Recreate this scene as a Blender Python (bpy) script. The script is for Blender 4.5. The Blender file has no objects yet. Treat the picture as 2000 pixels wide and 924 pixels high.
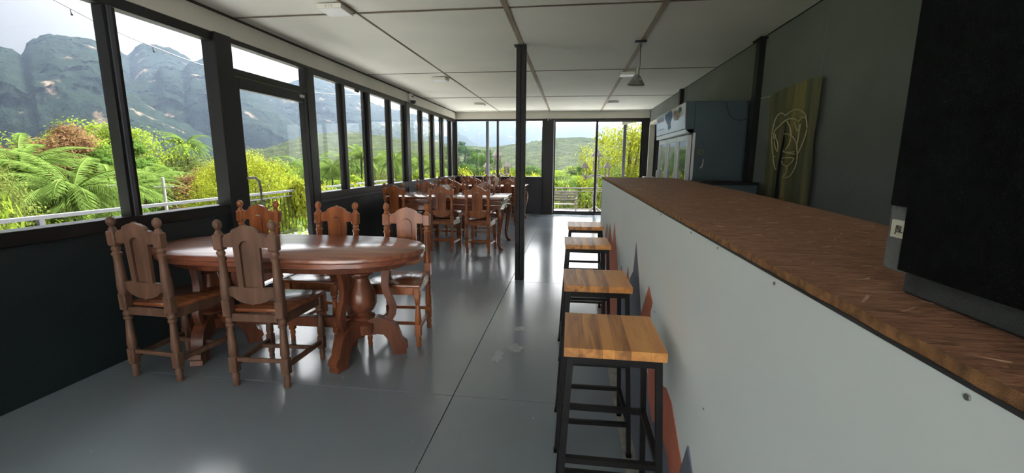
import bpy, bmesh, math, random
from mathutils import Vector, Matrix, noise
R = math.radians
random.seed(7)
SC = bpy.context.scene
COL = SC.collection
# ---------------------------------------------------------------- camera
CAM_H, F_PX, YAW, PITCH, ROLL = 1.32, 855.73, 0.1309, 0.1715, 0.0059
cd = bpy.data.cameras.new('camera'); cam = bpy.data.objects.new('camera', cd); COL.objects.link(cam)
cd.sensor_fit = 'HORIZONTAL'; cd.sensor_width = 36.0; cd.lens = F_PX / 2000 * 36.0
cd.clip_start = 0.02; cd.clip_end = 6000
_f = Vector((-math.sin(YAW) * math.cos(PITCH), math.cos(YAW) * math.cos(PITCH), -math.sin(PITCH)))
_r = Vector((math.cos(YAW), math.sin(YAW), 0)); _u = _r.cross(_f)
_r2 = math.cos(ROLL) * _r + math.sin(ROLL) * _u; _u2 = -math.sin(ROLL) * _r + math.cos(ROLL) * _u
cam.matrix_world = Matrix(((_r2.x, _u2.x, -_f.x, 0), (_r2.y, _u2.y, -_f.y, 0), (_r2.z, _u2.z, -_f.z, CAM_H), (0, 0, 0, 1)))
SC.camera = cam
# ---------------------------------------------------------------- light and exposure
SKY_STRENGTH, SKY_GLOW, SUN_STRENGTH, EXPOSURE, HAZE = 0.08, 5.6, 6.3, 1.98, 0.00022
SC.view_settings.view_transform = 'Standard'; SC.view_settings.look = 'None'
SC.view_settings.gamma = 1.0; SC.view_settings.exposure = EXPOSURE; SC.view_settings.use_curve_mapping = False
w = bpy.data.worlds.new('sky'); SC.world = w; w.use_nodes = True
nt = w.node_tree; nt.nodes.clear()
wo = nt.nodes.new('ShaderNodeOutputWorld'); bg = nt.nodes.new('ShaderNodeBackground')
SUN_AZ, SUN_EL = R(14), R(54)
sd = Vector((math.sin(SUN_AZ) * math.cos(SUN_EL), math.cos(SUN_AZ) * math.cos(SUN_EL), math.sin(SUN_EL)))
# hazy sky: pale blue, growing white and brighter towards the sun
tc = nt.nodes.new('ShaderNodeTexCoord'); dp = nt.nodes.new('ShaderNodeVectorMath'); dp.operation = 'DOT_PRODUCT'; dp.inputs[1].default_value = sd
nt.links.new(tc.outputs['Generated'], dp.inputs[0])
mxm = nt.nodes.new('ShaderNodeMath'); mxm.operation = 'MAXIMUM'; mxm.inputs[1].default_value = 0.0; nt.links.new(dp.outputs['Value'], mxm.inputs[0])
pw = nt.nodes.new('ShaderNodeMath'); pw.operation = 'POWER'; pw.inputs[1].default_value = 4.0; nt.links.new(mxm.outputs[0], pw.inputs[0])
mad = nt.nodes.new('ShaderNodeMath'); mad.operation = 'MULTIPLY_ADD'; mad.inputs[1].default_value = SKY_GLOW; mad.inputs[2].default_value = SKY_STRENGTH
nt.links.new(pw.outputs[0], mad.inputs[0]); nt.links.new(mad.outputs[0], bg.inputs[1])
cr = nt.nodes.new('ShaderNodeValToRGB'); nt.links.new(dp.outputs['Value'], cr.inputs[0])
cr.color_ramp.elements[0].position = 0.0; cr.color_ramp.elements[0].color = (0.80, 0.82, 0.92, 1)
cr.color_ramp.elements[1].position = 0.7; cr.color_ramp.elements[1].color = (0.97, 0.96, 0.97, 1)
nt.links.new(cr.outputs[0], bg.inputs[0])
nt.links.new(bg.outputs[0], wo.inputs[0])
sl = bpy.data.lights.new('sun', 'SUN'); so = bpy.data.objects.new('sun', sl); COL.objects.link(so)
sl.energy = SUN_STRENGTH; sl.angle = R(3); sl.color = (1.0, 0.96, 0.9)
so.rotation_euler = sd.to_track_quat('Z', 'Y').to_euler()
SC.cycles.use_denoising = True
SC.cycles.max_bounces = 8; SC.cycles.diffuse_bounces = 4; SC.cycles.glossy_bounces = 3
SC.cycles.transparent_max_bounces = 16; SC.cycles.transmission_bounces = 4; SC.cycles.volume_bounces = 0
SC.cycles.caustics_reflective = False; SC.cycles.caustics_refractive = False
SC.cycles.sample_clamp_indirect = 10.0

# ---------------------------------------------------------------- materials
MATS = {}
def newmat(name):
    m = bpy.data.materials.new(name); m.use_nodes = True; MATS[name] = m
    return m, m.node_tree, m.node_tree.nodes['Principled BSDF']
def coords(t, scale, obj=True):
    c = t.nodes.new('ShaderNodeTexCoord'); mp = t.nodes.new('ShaderNodeMapping')
    mp.inputs['Scale'].default_value = scale
    t.links.new(c.outputs['Object' if obj else 'Generated'], mp.inputs[0]); return mp.outputs[0]
def paint(name, c, rough=0.6, var=0.12, scale=3.0, metal=0.0, bump=0.0, rvar=0.0, spec=0.5):
    """plain painted / metal surface with soft unevenness"""
    m, t, p = newmat(name); v = coords(t, (scale,) * 3)
    n = t.nodes.new('ShaderNodeTexNoise'); n.inputs['Scale'].default_value = 1.0; n.inputs['Detail'].default_value = 6
    t.links.new(v, n.inputs['Vector'])
    r = t.nodes.new('ShaderNodeValToRGB'); t.links.new(n.outputs[0], r.inputs[0])
    r.color_ramp.elements[0].position = 0.3; r.color_ramp.elements[1].position = 0.7
    r.color_ramp.elements[0].color = (*[x * (1 - var) for x in c], 1); r.color_ramp.elements[1].color = (*[min(1, x * (1 + var)) for x in c], 1)
    t.links.new(r.outputs[0], p.inputs['Base Color']); p.inputs['Roughness'].default_value = rough; p.inputs['Metallic'].default_value = metal
    p.inputs['Specular IOR Level'].default_value = spec
    if rvar:
        mr = t.nodes.new('ShaderNodeMapRange'); t.links.new(n.outputs[0], mr.inputs[0])
        mr.inputs[1].default_value = 0.3; mr.inputs[2].default_value = 0.7
        mr.inputs[3].default_value = rough - rvar; mr.inputs[4].default_value = rough + rvar
        t.links.new(mr.outputs[0], p.inputs['Roughness'])
    if bump:
        b = t.nodes.new('ShaderNodeBump'); b.inputs['Strength'].default_value = bump; b.inputs['Distance'].default_value = 0.01
        n2 = t.nodes.new('ShaderNodeTexNoise'); n2.inputs['Scale'].default_value = 18; n2.inputs['Detail'].default_value = 5; t.links.new(v, n2.inputs['Vector'])
        t.links.new(n2.outputs[0], b.inputs['Height']); t.links.new(b.outputs[0], p.inputs['Normal'])
    return m
def wood(name, c1, c2, rough=0.35, grain=(2, 30, 30), coat=0.0, bump=0.15):
    m, t, p = newmat(name); v = coords(t, grain)
    n = t.nodes.new('ShaderNodeTexNoise'); n.inputs['Scale'].default_value = 1.0; n.inputs['Detail'].default_value = 8; n.inputs['Distortion'].default_value = 0.6
    t.links.new(v, n.inputs['Vector'])
    r = t.nodes.new('ShaderNodeValToRGB'); t.links.new(n.outputs[0], r.inputs[0])
    r.color_ramp.elements[0].position = 0.35; r.color_ramp.elements[1].position = 0.65
    r.color_ramp.elements[0].color = (*c1, 1); r.color_ramp.elements[1].color = (*c2, 1)
    t.links.new(r.outputs[0], p.inputs['Base Color']); p.inputs['Roughness'].default_value = rough
    p.inputs['Coat Weight'].default_value = coat; p.inputs['Coat Roughness'].default_value = 0.12; p.inputs['Coat IOR'].default_value = 1.5 + 0.15 * (coat >= 0.9)
    b = t.nodes.new('ShaderNodeBump'); b.inputs['Strength'].default_value = bump; b.inputs['Distance'].default_value = 0.004
    t.links.new(n.outputs[0], b.inputs['Height']); t.links.new(b.outputs[0], p.inputs['Normal'])
    return m
def leafmat(name, c, var=0.35, trans=0.45):
    m = bpy.data.materials.new(name); m.use_nodes = True; MATS[name] = m; t = m.node_tree; t.nodes.clear()
    o = t.nodes.new('ShaderNodeOutputMaterial'); d = t.nodes.new('ShaderNodeBsdfDiffuse'); tr = t.nodes.new('ShaderNodeBsdfTranslucent')
    mx = t.nodes.new('ShaderNodeMixShader'); mx.inputs[0].default_value = trans
    v = coords(t, (0.7,) * 3); n = t.nodes.new('ShaderNodeTexNoise'); n.inputs['Scale'].default_value = 1.0; n.inputs['Detail'].default_value = 8
    n.inputs['Roughness'].default_value = 0.8
    t.links.new(v, n.inputs['Vector'])
    r = t.nodes.new('ShaderNodeValToRGB'); t.links.new(n.outputs[0], r.inputs[0]); r.color_ramp.elements[0].position = 0.35; r.color_ramp.elements[1].position = 0.65
    r.color_ramp.elements[0].color = (*[x * (1 - var) for x in c], 1); r.color_ramp.elements[1].color = (*[min(1, x * (1 + var)) for x in c], 1)
    t.links.new(r.outputs[0], d.inputs[0]); t.links.new(r.outputs[0], tr.inputs[0])
    t.links.new(d.outputs[0], mx.inputs[1]); t.links.new(tr.outputs[0], mx.inputs[2]); t.links.new(mx.outputs[0], o.inputs[0])
    return m
def glass(name, tint=(0.97, 0.985, 0.985), ior=1.2):
    """thin pane: clear with a Fresnel mirror on top"""
    m = bpy.data.materials.new(name); m.use_nodes = True; MATS[name] = m; t = m.node_tree; t.nodes.clear()
    o = t.nodes.new('ShaderNodeOutputMaterial'); a = t.nodes.new('ShaderNodeBsdfTransparent'); a.inputs[0].default_value = (*tint, 1)
    g = t.nodes.new('ShaderNodeBsdfGlossy'); g.inputs['Roughness'].default_value = 0.02
    f = t.nodes.new('ShaderNodeFresnel'); ge = t.nodes.new('ShaderNodeNewGeometry'); mr = t.nodes.new('ShaderNodeMapRange')
    t.links.new(ge.outputs['Backfacing'], mr.inputs[0]); mr.inputs[3].default_value = ior; mr.inputs[4].default_value = 1 / ior   # same mirror strength on both faces
    t.links.new(mr.outputs[0], f.inputs[0])
    mx = t.nodes.new('ShaderNodeMixShader'); t.links.new(f.outputs[0], mx.inputs[0])
    t.links.new(a.outputs[0], mx.inputs[1]); t.links.new(g.outputs[0], mx.inputs[2]); t.links.new(mx.outputs[0], o.inputs[0])
    return m
M_floor = paint('floor_paint', (0.25, 0.295, 0.345), 0.19, 0.07, 1.1, bump=0.025, rvar=0.03, spec=0.8)
M_gap = paint('joint_dark', (0.05, 0.055, 0.055), 0.8)
M_ceil = paint('ceiling_paint', (0.72, 0.71, 0.62), 0.8, 0.05, 1.5)
M_batten = wood('ceiling_batten', (0.22, 0.17, 0.12), (0.36, 0.3, 0.22), 0.7, (8, 1, 8))
M_strip = wood('ceiling_strip', (0.10, 0.075, 0.05), (0.2, 0.155, 0.105), 0.8, (3, 20, 20))
M_cgap = paint('ceiling_joint', (0.04, 0.033, 0.025), 0.9)
M_cornice = paint('cornice_cream', (0.66, 0.64, 0.56), 0.7, 0.05)
M_wallL = paint('wall_dark_teal', (0.008, 0.017, 0.02), 0.6, 0.15, 3, bump=0.2)
M_wallF = paint('wall_slate', (0.055, 0.06, 0.075), 0.6, 0.1)
M_wallR = paint('wall_charcoal', (0.165, 0.18, 0.175), 0.85, 0.12, 1.2, bump=0.25)
M_frame = paint('aluminium_black', (0.012, 0.011, 0.013), 0.4, 0.2, 4, spec=0.35)
M_steel = paint('steel_black', (0.010, 0.010, 0.011), 0.5, 0.25, 5, spec=0.25)
M_glass = glass('window_glass')
M_wood = wood('chair_wood', (0.27, 0.08, 0.026), (0.46, 0.155, 0.05), 0.34, (14, 14, 3), 0.25)
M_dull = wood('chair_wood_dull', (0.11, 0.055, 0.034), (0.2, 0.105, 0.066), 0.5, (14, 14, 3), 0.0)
M_seat = wood('seat_wood', (0.20, 0.065, 0.03), (0.36, 0.13, 0.055), 0.24, (3, 22, 22), 0.5)
M_table = wood('table_wood', (0.22, 0.065, 0.035), (0.4, 0.14, 0.07), 0.14, (2.2, 26, 26), 1.0)
_p = M_table.node_tree.nodes['Principled BSDF']; _p.inputs['Coat Roughness'].default_value = 0.22; _p.inputs['Roughness'].default_value = 0.3
M_tleg = wood('table_leg_wood', (0.11, 0.035, 0.018), (0.22, 0.075, 0.035), 0.3, (12, 12, 4), 0.3)
M_table2 = wood('long_table_wood', (0.17, 0.055, 0.03), (0.3, 0.105, 0.05), 0.22, (2.2, 22, 22), 0.6)
M_pl = [wood('stool_plank_%s' % k, a, b, 0.42, (34, 3, 34), 0.1) for k, a, b in (
    ('umber', (0.34, 0.14, 0.045), (0.62, 0.28, 0.085)), ('honey', (0.66, 0.28, 0.075), (0.8, 0.37, 0.1)), ('streaky', (0.26, 0.1, 0.035), (0.76, 0.35, 0.1)))]
M_white = paint('bar_white', (0.80, 0.86, 0.85), 0.55, 0.03, 1.0)
M_orange = paint('mural_orange', (0.58, 0.18, 0.11), 0.6, 0.08)
M_grey = paint('mural_grey', (0.15, 0.165, 0.21), 0.6, 0.08)
M_screw = paint('screw_zinc', (0.35, 0.36, 0.36), 0.4, 0.1, 9, metal=0.8)
M_rail = paint('deck_rail_grey', (0.07, 0.073, 0.078), 0.6, 0.08)
M_deck = paint('deck_concrete', (0.52, 0.52, 0.52), 0.8, 0.08)
M_weather = wood('weathered_wood', (0.07, 0.06, 0.052), (0.16, 0.14, 0.12), 0.85, (4, 4, 20))
M_grille = paint('speaker_cloth', (0.006, 0.0068, 0.0078), 0.95, 0.25, 60, bump=0.6, spec=0.1)
M_spkbox = paint('speaker_box', (0.05, 0.058, 0.066), 0.6, 0.2, 25, bump=0.3)
M_spkplate = paint('speaker_plate', (0.15, 0.155, 0.165), 0.6, 0.2, 25, bump=0.3)
M_cream = paint('badge_cream', (0.62, 0.6, 0.5), 0.5, 0.03)
M_ink = paint('ink_dark', (0.03, 0.03, 0.035), 0.5)
M_fridge = paint('fridge_teal', (0.045, 0.075, 0.088), 0.5, 0.12, 2)
M_silver = paint('fridge_silver', (0.55, 0.57, 0.57), 0.35, 0.05, 3, metal=0.6)
M_plastic = paint('white_plastic', (0.75, 0.75, 0.73), 0.4, 0.03)
M_tin = paint('lamp_tin', (0.30, 0.30, 0.27), 0.45, 0.2, 12, metal=0.5)
M_bark = wood('bark', (0.12, 0.09, 0.06), (0.26, 0.21, 0.16), 0.9, (6, 6, 1.5))
M_pole = paint('concrete_pole', (0.5, 0.49, 0.46), 0.8)
G_MID = leafmat('leaf_green', (0.063, 0.116, 0.022)); G_YEL = leafmat('leaf_yellow_green', (0.21, 0.235, 0.025), 0.35, 0.5)
G_OLV = leafmat('leaf_olive', (0.116, 0.14, 0.034)); G_RED = leafmat('leaf_russet', (0.165, 0.097, 0.048)); G_DRK = leafmat('leaf_dark', (0.034, 0.068, 0.024))
G_PALM = leafmat('palm_leaf', (0.14, 0.21, 0.05), 0.3, 0.45); G_LIM = leafmat('leaf_lime', (0.174, 0.242, 0.029))

def osb():
    """pressed strands: fine fibres lying every way, mostly across the board"""
    m, t, p = newmat('strand_board'); c = t.nodes.new('ShaderNodeTexCoord')
    def layer(rot, sc, det=7, dist=0.8):
        mp = t.nodes.new('ShaderNodeMapping'); mp.inputs['Scale'].default_value = sc; mp.inputs['Rotation'].default_value = (0, 0, rot)
        n = t.nodes.new('ShaderNodeTexNoise'); n.inputs['Scale'].default_value = 1.0; n.inputs['Detail'].default_value = det; n.inputs['Distortion'].default_value = dist
        n.inputs['Roughness'].default_value = 0.7
        t.links.new(c.outputs['Object'], mp.inputs[0]); t.links.new(mp.outputs[0], n.inputs['Vector']); return n.outputs[0]
    def mixf(f, a, b):
        x = t.nodes.new('ShaderNodeMix'); x.data_type = 'FLOAT'; t.links.new(f, x.inputs[0]); t.links.new(a, x.inputs[2]); t.links.new(b, x.inputs[3]); return x.outputs[0]
    def step(f, lo, hi):
        x = t.nodes.new('ShaderNodeMapRange'); x.inputs[1].default_value = lo; x.inputs[2].default_value = hi; t.links.new(f, x.inputs[0]); return x.outputs[0]
    a = layer(0.15, (14, 130, 1)); b = layer(-0.5, (16, 150, 1)); d = layer(0.9, (18, 120, 1))
    m1 = step(layer(0.3, (9, 26, 1), 3), 0.47, 0.53); m2 = step(layer(1.2, (12, 30, 1), 3), 0.52, 0.56)
    f = mixf(m2, mixf(m1, a, b), d)
    r = t.nodes.new('ShaderNodeValToRGB'); t.links.new(f, r.inputs[0]); e = r.color_ramp.elements
    e[0].position = 0.30; e[0].color = (0.11, 0.045, 0.027, 1); e[1].position = 0.72; e[1].color = (0.75, 0.48, 0.3, 1)
    x = e.new(0.46); x.color = (0.32, 0.15, 0.09, 1); x = e.new(0.56); x.color = (0.48, 0.24, 0.145, 1)
    t.links.new(r.outputs[0], p.inputs['Base Color']); p.inputs['Roughness'].default_value = 0.6
    bp = t.nodes.new('ShaderNodeBump'); bp.inputs['Strength'].default_value = 0.6; bp.inputs['Distance'].default_value = 0.004
    t.links.new(f, bp.inputs['Height']); t.links.new(bp.outputs[0], p.inputs['Normal'])
    return m
M_osb = osb()
M_osbedge = paint('strand_board_edge', (0.42, 0.2, 0.08), 0.85, 0.5, 60, bump=0.8)
def hillmat(name, c1, c2, rock=None, s=0.02, rk=(0.56, 0.62), relief=None):
    m, t, p = newmat(name); v = coords(t, (s,) * 3)
    n = t.nodes.new('ShaderNodeTexNoise'); n.inputs['Scale'].default_value = 3.0; n.inputs['Detail'].default_value = 12; n.inputs['Roughness'].default_value = 0.75
    t.links.new(v, n.inputs['Vector']); r = t.nodes.new('ShaderNodeValToRGB'); t.links.new(n.outputs[0], r.inputs[0])
    r.color_ramp.elements[0].position = 0.38; r.color_ramp.elements[1].position = 0.62
    r.color_ramp.elements[0].color = (*c1, 1); r.color_ramp.elements[1].color = (*c2, 1); out = r.outputs[0]
    if rock:
        mp = t.nodes.new('ShaderNodeMapping'); mp.inputs['Scale'].default_value = (1.5, 1.5, 0.6); t.links.new(v, mp.inputs[0])
        n2 = t.nodes.new('ShaderNodeTexNoise'); n2.inputs['Scale'].default_value = 0.8; n2.inputs['Detail'].default_value = 8; t.links.new(mp.outputs[0], n2.inputs['Vector'])
        r2 = t.nodes.new('ShaderNodeValToRGB'); t.links.new(n2.outputs[0], r2.inputs[0]); r2.color_ramp.elements[0].position = rk[0]; r2.color_ramp.elements[1].position = rk[1]
        mx = t.nodes.new('ShaderNodeMix'); mx.data_type = 'RGBA'; t.links.new(r2.outputs[0], mx.inputs[0]); t.links.new(out, mx.inputs[6]); mx.inputs[7].default_value = (*rock, 1); out = mx.outputs[2]
    t.links.new(out, p.inputs['Base Color']); p.inputs['Roughness'].default_value = 1.0; p.inputs['Specular IOR Level'].default_value = 0.0
    if relief:
        gm = t.nodes.new('ShaderNodeTexCoord'); n3 = t.nodes.new('ShaderNodeTexNoise'); n3.inputs['Scale'].default_value = relief[0]; n3.inputs['Detail'].default_value = 6; n3.inputs['Roughness'].default_value = 0.7
        t.links.new(gm.outputs['Object'], n3.inputs['Vector'])
        b = t.nodes.new('ShaderNodeBump'); b.inputs['Strength'].default_value = 1.0; b.inputs['Distance'].default_value = relief[1]
        t.links.new(n3.outputs[0], b.inputs['Height']); t.links.new(b.outputs[0], p.inputs['Normal'])
    return m
M_karst = hillmat('karst_forest', (0.006, 0.011, 0.009), (0.018, 0.028, 0.018), (0.17, 0.125, 0.09), 0.03, (0.635, 0.69), relief=(0.07, 12))
M_hill = hillmat('hill_forest', (0.02, 0.032, 0.014), (0.075, 0.088, 0.04), None, 0.05, relief=(0.22, 7))
M_ground = hillmat('undergrowth', (0.03, 0.05, 0.012), (0.08, 0.11, 0.025), None, 0.4, relief=(1.5, 0.8))

# ---------------------------------------------------------------- mesh helpers
class MB:
    def __init__(s): s.bm = bmesh.new()
    def box(s, x0, x1, y0, y1, z0, z1, bev=0.0, rot=None, piv=None, seg=1):
        t = bmesh.new(); bmesh.ops.create_cube(t, size=1.0)
        bmesh.ops.scale(t, vec=(x1 - x0, y1 - y0, z1 - z0), verts=t.verts)
        if bev: bmesh.ops.bevel(t, geom=t.edges[:], offset=bev, segments=seg, affect='EDGES', profile=0.5)
        bmesh.ops.translate(t, vec=((x0 + x1) / 2, (y0 + y1) / 2, (z0 + z1) / 2), verts=t.verts)
        if rot is not None: bmesh.ops.transform(t, matrix=Matrix.Translation(piv or (0, 0, 0)) @ rot @ Matrix.Translation(-Vector(piv or (0, 0, 0))), verts=t.verts)
        s._add(t); return s
    def _add(s, t):
        me = bpy.data.meshes.new('tmp'); t.to_mesh(me); t.free(); s.bm.from_mesh(me); bpy.data.meshes.remove(me)
    def ring(s, c, ax1, ax2, r, n, ph=0.0):
        return [s.bm.verts.new(Vector(c) + Vector(ax1) * (math.cos(ph + 2 * math.pi * i / n) * r) + Vector(ax2) * (math.sin(ph + 2 * math.pi * i / n) * r)) for i in range(n)]
    def skin(s, rings, cap=True, closed=False):
        for a, b in zip(rings, rings[1:] + ([rings[0]] if closed else [])):
            n = len(a)
            for i in range(n):
                s.bm.faces.new((a[i], a[(i + 1) % n], b[(i + 1) % n], b[i]))
        if cap and not closed:
            s.bm.faces.new(rings[0][::-1]); s.bm.faces.new(rings[-1])
        return s
    def lathe(s, prof, n=12, c=(0, 0), sq=False, shear=None, axis='z'):
        """prof = [(r, z)...]"""
        rings = []
        for r, z in prof:
            dy = shear(z) if shear else 0
            if axis == 'z': rings.append(s.ring((c[0], c[1] + dy, z), (1, 0, 0), (0, 1, 0), max(r, 1e-4), n, math.pi / n if sq else 0))
            else: rings.append(s.ring((c[0], z, c[1]), (0, 0, 1), (1, 0, 0), max(r, 1e-4), n))
        return s.skin(rings)
    def tube(s, pts, r, n=8, rad=None):
        pts = [Vector(p) for p in pts]; rings = []
        up = Vector((0, 0, 1))
        for i, p in enumerate(pts):
            d = (pts[min(i + 1, len(pts) - 1)] - pts[max(i - 1, 0)]).normalized()
            a = d.cross(up)
            if a.length < 1e-3: a = d.cross(Vector((0, 1, 0)))
            a.normalize(); b = a.cross(d)
            rings.append(s.ring(p, a, b, rad[i] if rad else r, n))
        return s.skin(rings)
    def prism(s, poly, t0, t1, plane='xz'):
        """extrude a 2-D outline; plane 'xz' extrudes along y, 'xy' along z, 'yz' along x"""
        f = {'xz': lambda a, b, t: (a, t, b), 'xy': lambda a, b, t: (a, b, t), 'yz': lambda a, b, t: (t, a, b)}[plane]
        A = [s.bm.verts.new(f(a, b, t0)) for a, b in poly]; B = [s.bm.verts.new(f(a, b, t1)) for a, b in poly]
        n = len(poly)
        for i in range(n): s.bm.faces.new((A[i], A[(i + 1) % n], B[(i + 1) % n], B[i]))
        s.bm.faces.new(A[::-1]); s.bm.faces.new(B); return s
    def quad(s, *p): s.bm.faces.new([s.bm.verts.new(q) for q in p]); return s
    def sphere(s, c, r, sz=1.0, u=10, v=6):
        t = bmesh.new(); bmesh.ops.create_uvsphere(t, u_segments=u, v_segments=v, radius=r); bmesh.ops.scale(t, vec=(1, 1, sz), verts=t.verts)
        bmesh.ops.translate(t, vec=c, verts=t.verts); s._add(t); return s
    def shear(s, fn):
        for v in s.bm.verts: v.co.y += fn(v.co.z)
        return s
    def mesh(s, name, mats, smooth=38, fix=True):
        if fix: bmesh.ops.recalc_face_normals(s.bm, faces=s.bm.faces)
        me = bpy.data.meshes.new(name); s.bm.to_mesh(me); s.bm.free()
        for m in (mats if isinstance(mats, (list, tuple)) else [mats]): me.materials.append(m)
        if smooth: me.shade_smooth(); me.set_sharp_from_angle(angle=R(smooth))
        return me
    def obj(s, name, mats, parent=None, loc=(0, 0, 0), rot=(0, 0, 0), smooth=38, fix=True):
        return link(name, s.mesh(name, mats, smooth, fix), parent, loc, rot)
def link(name, me, parent=None, loc=(0, 0, 0), rot=(0, 0, 0), scale=(1, 1, 1)):
    o = bpy.data.objects.new(name, me); COL.objects.link(o); o.location = loc; o.rotation_euler = rot; o.scale = scale
    if parent: o.parent = parent
    return o
def tag(o, label, cat, group=None):
    o['label'] = label; o['category'] = cat
    if group: o['group'] = group
    return o
def thing(name, label, cat, loc=(0, 0, 0), rz=0, group=None):
    return tag(link(name, None, None, loc, (0, 0, rz)), label, cat, group)
def st(o): o['kind'] = 'structure'; return o
def stuff(o): o['kind'] = 'stuff'; return o
def dup(root, loc, rz, label, group=None, scale=None):
    def cp(o, par):
        c = o.copy(); COL.objects.link(c); c.parent = par
        for k in KIDS.get(o.name, ()): cp(k, c)
        return c
    r = cp(root, None); r.location = loc; r.rotation_euler = (0, 0, rz); r['label'] = label
    if scale: r.scale = scale
    if group: r['group'] = group
    return r
KIDS = {}
def index_kids(root):
    KIDS[root.name] = list(root.children)
    for c in root.children: index_kids(c)

# ================================================================ SETTING
XL, XR, YF, YB, ZC, DZ = -2.892, 1.812, 11.0, -2.4, 2.5, -0.42
XJ = [XL, -1.768, -0.537, 0.673, XR]                       # long ceiling joints
YJ = [-2.4, -1.2, 1.22, 3.64, 6.12, 8.5, 10.72, 11.0]
# floor: painted cement boards
fl = st(MB().box(XL - 0.1, XR + 0.1, YB, YF + 0.1, -0.12, -0.012).obj('floor', M_gap))
fx = [XL, -0.628, 0.59, XR]; fy = [-2.4, -0.14, 2.24, 4.66, 7.1, 9.5, 11.05]
for i in range(3):
    for j in range(6):
        dz = random.uniform(-0.0008, 0.0008)
        MB().box(fx[i] + 0.002, fx[i + 1] - 0.002, fy[j] + 0.002, fy[j + 1] - 0.002, -0.012, dz, 0.001).obj('floor_board', M_floor, fl)
M_worn = paint('worn_floor_edge', (0.36, 0.345, 0.31), 0.6, 0.35, 9); M_smudge = paint('pale_smudge', (0.29, 0.335, 0.38), 0.35, 0.1, 6)
MB().box(0.272, 0.329, -1.6, 4.72, 0.0005, 0.0018).obj('worn_edge', M_worn, fl)
r0 = random.Random(21); m = MB()
for _ in range(70):      # drops of pale paint
    x, y, q = r0.uniform(-2.2, 0.2), r0.uniform(1.2, 4.8), r0.uniform(0.002, 0.006)
    m.prism([(x + q * math.cos(a) * r0.uniform(.6, 1.3), y + q * math.sin(a) * r0.uniform(.6, 1.3)) for a in [math.pi * k / 3 for k in range(6)]], 0.0005, 0.0014, 'xy')
stuff(m.obj('paint_drop', M_worn, fl, smooth=0))
for cx, cy, rx, ry_, sd_ in ((-0.46, 2.78, 0.035, 0.1, 1), (-0.36, 2.93, 0.05, 0.07, 2), (-0.37, 3.3, 0.04, 0.05, 3)):
    r0 = random.Random(sd_); P = []
    for k in range(18):
        a = 2 * math.pi * k / 18; q = r0.uniform(.7, 1.25); P.append((cx + rx * q * math.cos(a), cy + ry_ * q * math.sin(a)))
    MB().prism(P, 0.0005, 0.0012, 'xy').obj('pale_smudge', M_smudge, fl, smooth=0)
# ceiling boards
ce = st(MB().box(XL - 0.1, XR + 0.1, YB, YF + 0.1, ZC + 0.012, ZC + 0.1).obj('ceiling', M_cgap))
for i in range(4):
    for j in range(7):
        dz = random.uniform(0, 0.004)
        g = 0.010
        MB().box(XJ[i] + g, XJ[i + 1] - g, YJ[j] + g, YJ[j + 1] - g, ZC + dz, ZC + 0.013, 0.001).obj('ceiling_board', M_ceil, ce)
for i, wd in ((1, 0.016), (2, 0.045), (3, 0.045)):
    MB().box(XJ[i] - wd / 2, XJ[i] + wd / 2, YB, YF, ZC - 0.006, ZC + 0.001, 0.001).obj('batten', M_batten, ce)
for y in YJ[1:-1]:
    for i in range(4):
        wd = 0.014 if i in (1, 2) else 0.010
        MB().box(XJ[i] + 0.02, XJ[i + 1] - 0.02, y - wd, y + wd, ZC - 0.003, ZC + 0.001).obj('cross_strip', M_strip, ce)
# left wall, its upper beam
wl = st(MB().box(XL - 0.12, XL, YB, 3.38, 0, 0.86).box(XL - 0.12, XL, 4.72, YF, 0, 0.86).obj('wall_left', M_wallL))
st(MB().box(XL - 0.14, XL + 0.012, YB, YF, 2.327, ZC, 0.002).obj('trim_1', M_cornice))
st(MB().box(XL - 0.14, XL + 0.03, YB, YF, ZC - 0.016, ZC - 0.001).obj('trim_2', M_cgap))
st(MB().box(XL, XR, YF - 0.012, YF + 0.1, 2.327, ZC, 0.002).obj('trim_3', M_cornice))
# window frames along the left
fr = st(MB().box(XL - 0.07, XL + 0.008, YB, 3.56, 2.257, 2.327, 0.002).obj('window_1', M_frame))
MB().box(XL - 0.09, XL + 0.02, YB, 3.4, 0.86, 0.9405, 0.003).obj('window_sill', M_frame, fr)
MB().box(XL - 0.07, XL + 0.01, 2.534, 2.614, 0.94, 2.257, 0.003).obj('mullion', M_frame, fr)
MB().box(XL - 0.03, XL + 0.02, 2.556, 2.584, 0.94, 2.257, 0.002).obj('mullion', M_wallF, fr)
MB().box(XL - 0.07, XL + 0.01, 1.35, 1.43, 0.94, 2.257, 0.003).obj('mullion', M_frame, fr)
MB().box(XL - 0.07, XL + 0.01, 0.2, 0.28, 0.94, 2.257, 0.003).obj('mullion', M_frame, fr)
MB().box(XL - 0.09, XL + 0.035, 3.38, 3.56, 0, 2.327, 0.004).obj('window_post', M_frame, fr)
def pane(y0, y1, z0, z1, par, x=XL - 0.03):
    MB().box(x - 0.002, x + 0.002, y0 - 0.005, y1 + 0.005, z0 - 0.005, z1 + 0.005).obj('pane', M_glass, par, smooth=0)
for a, b in ((YB, 0.2), (0.28, 1.35), (1.43, 2.534), (2.614, 3.38)): pane(a, b, 0.94, 2.257, fr)
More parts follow.
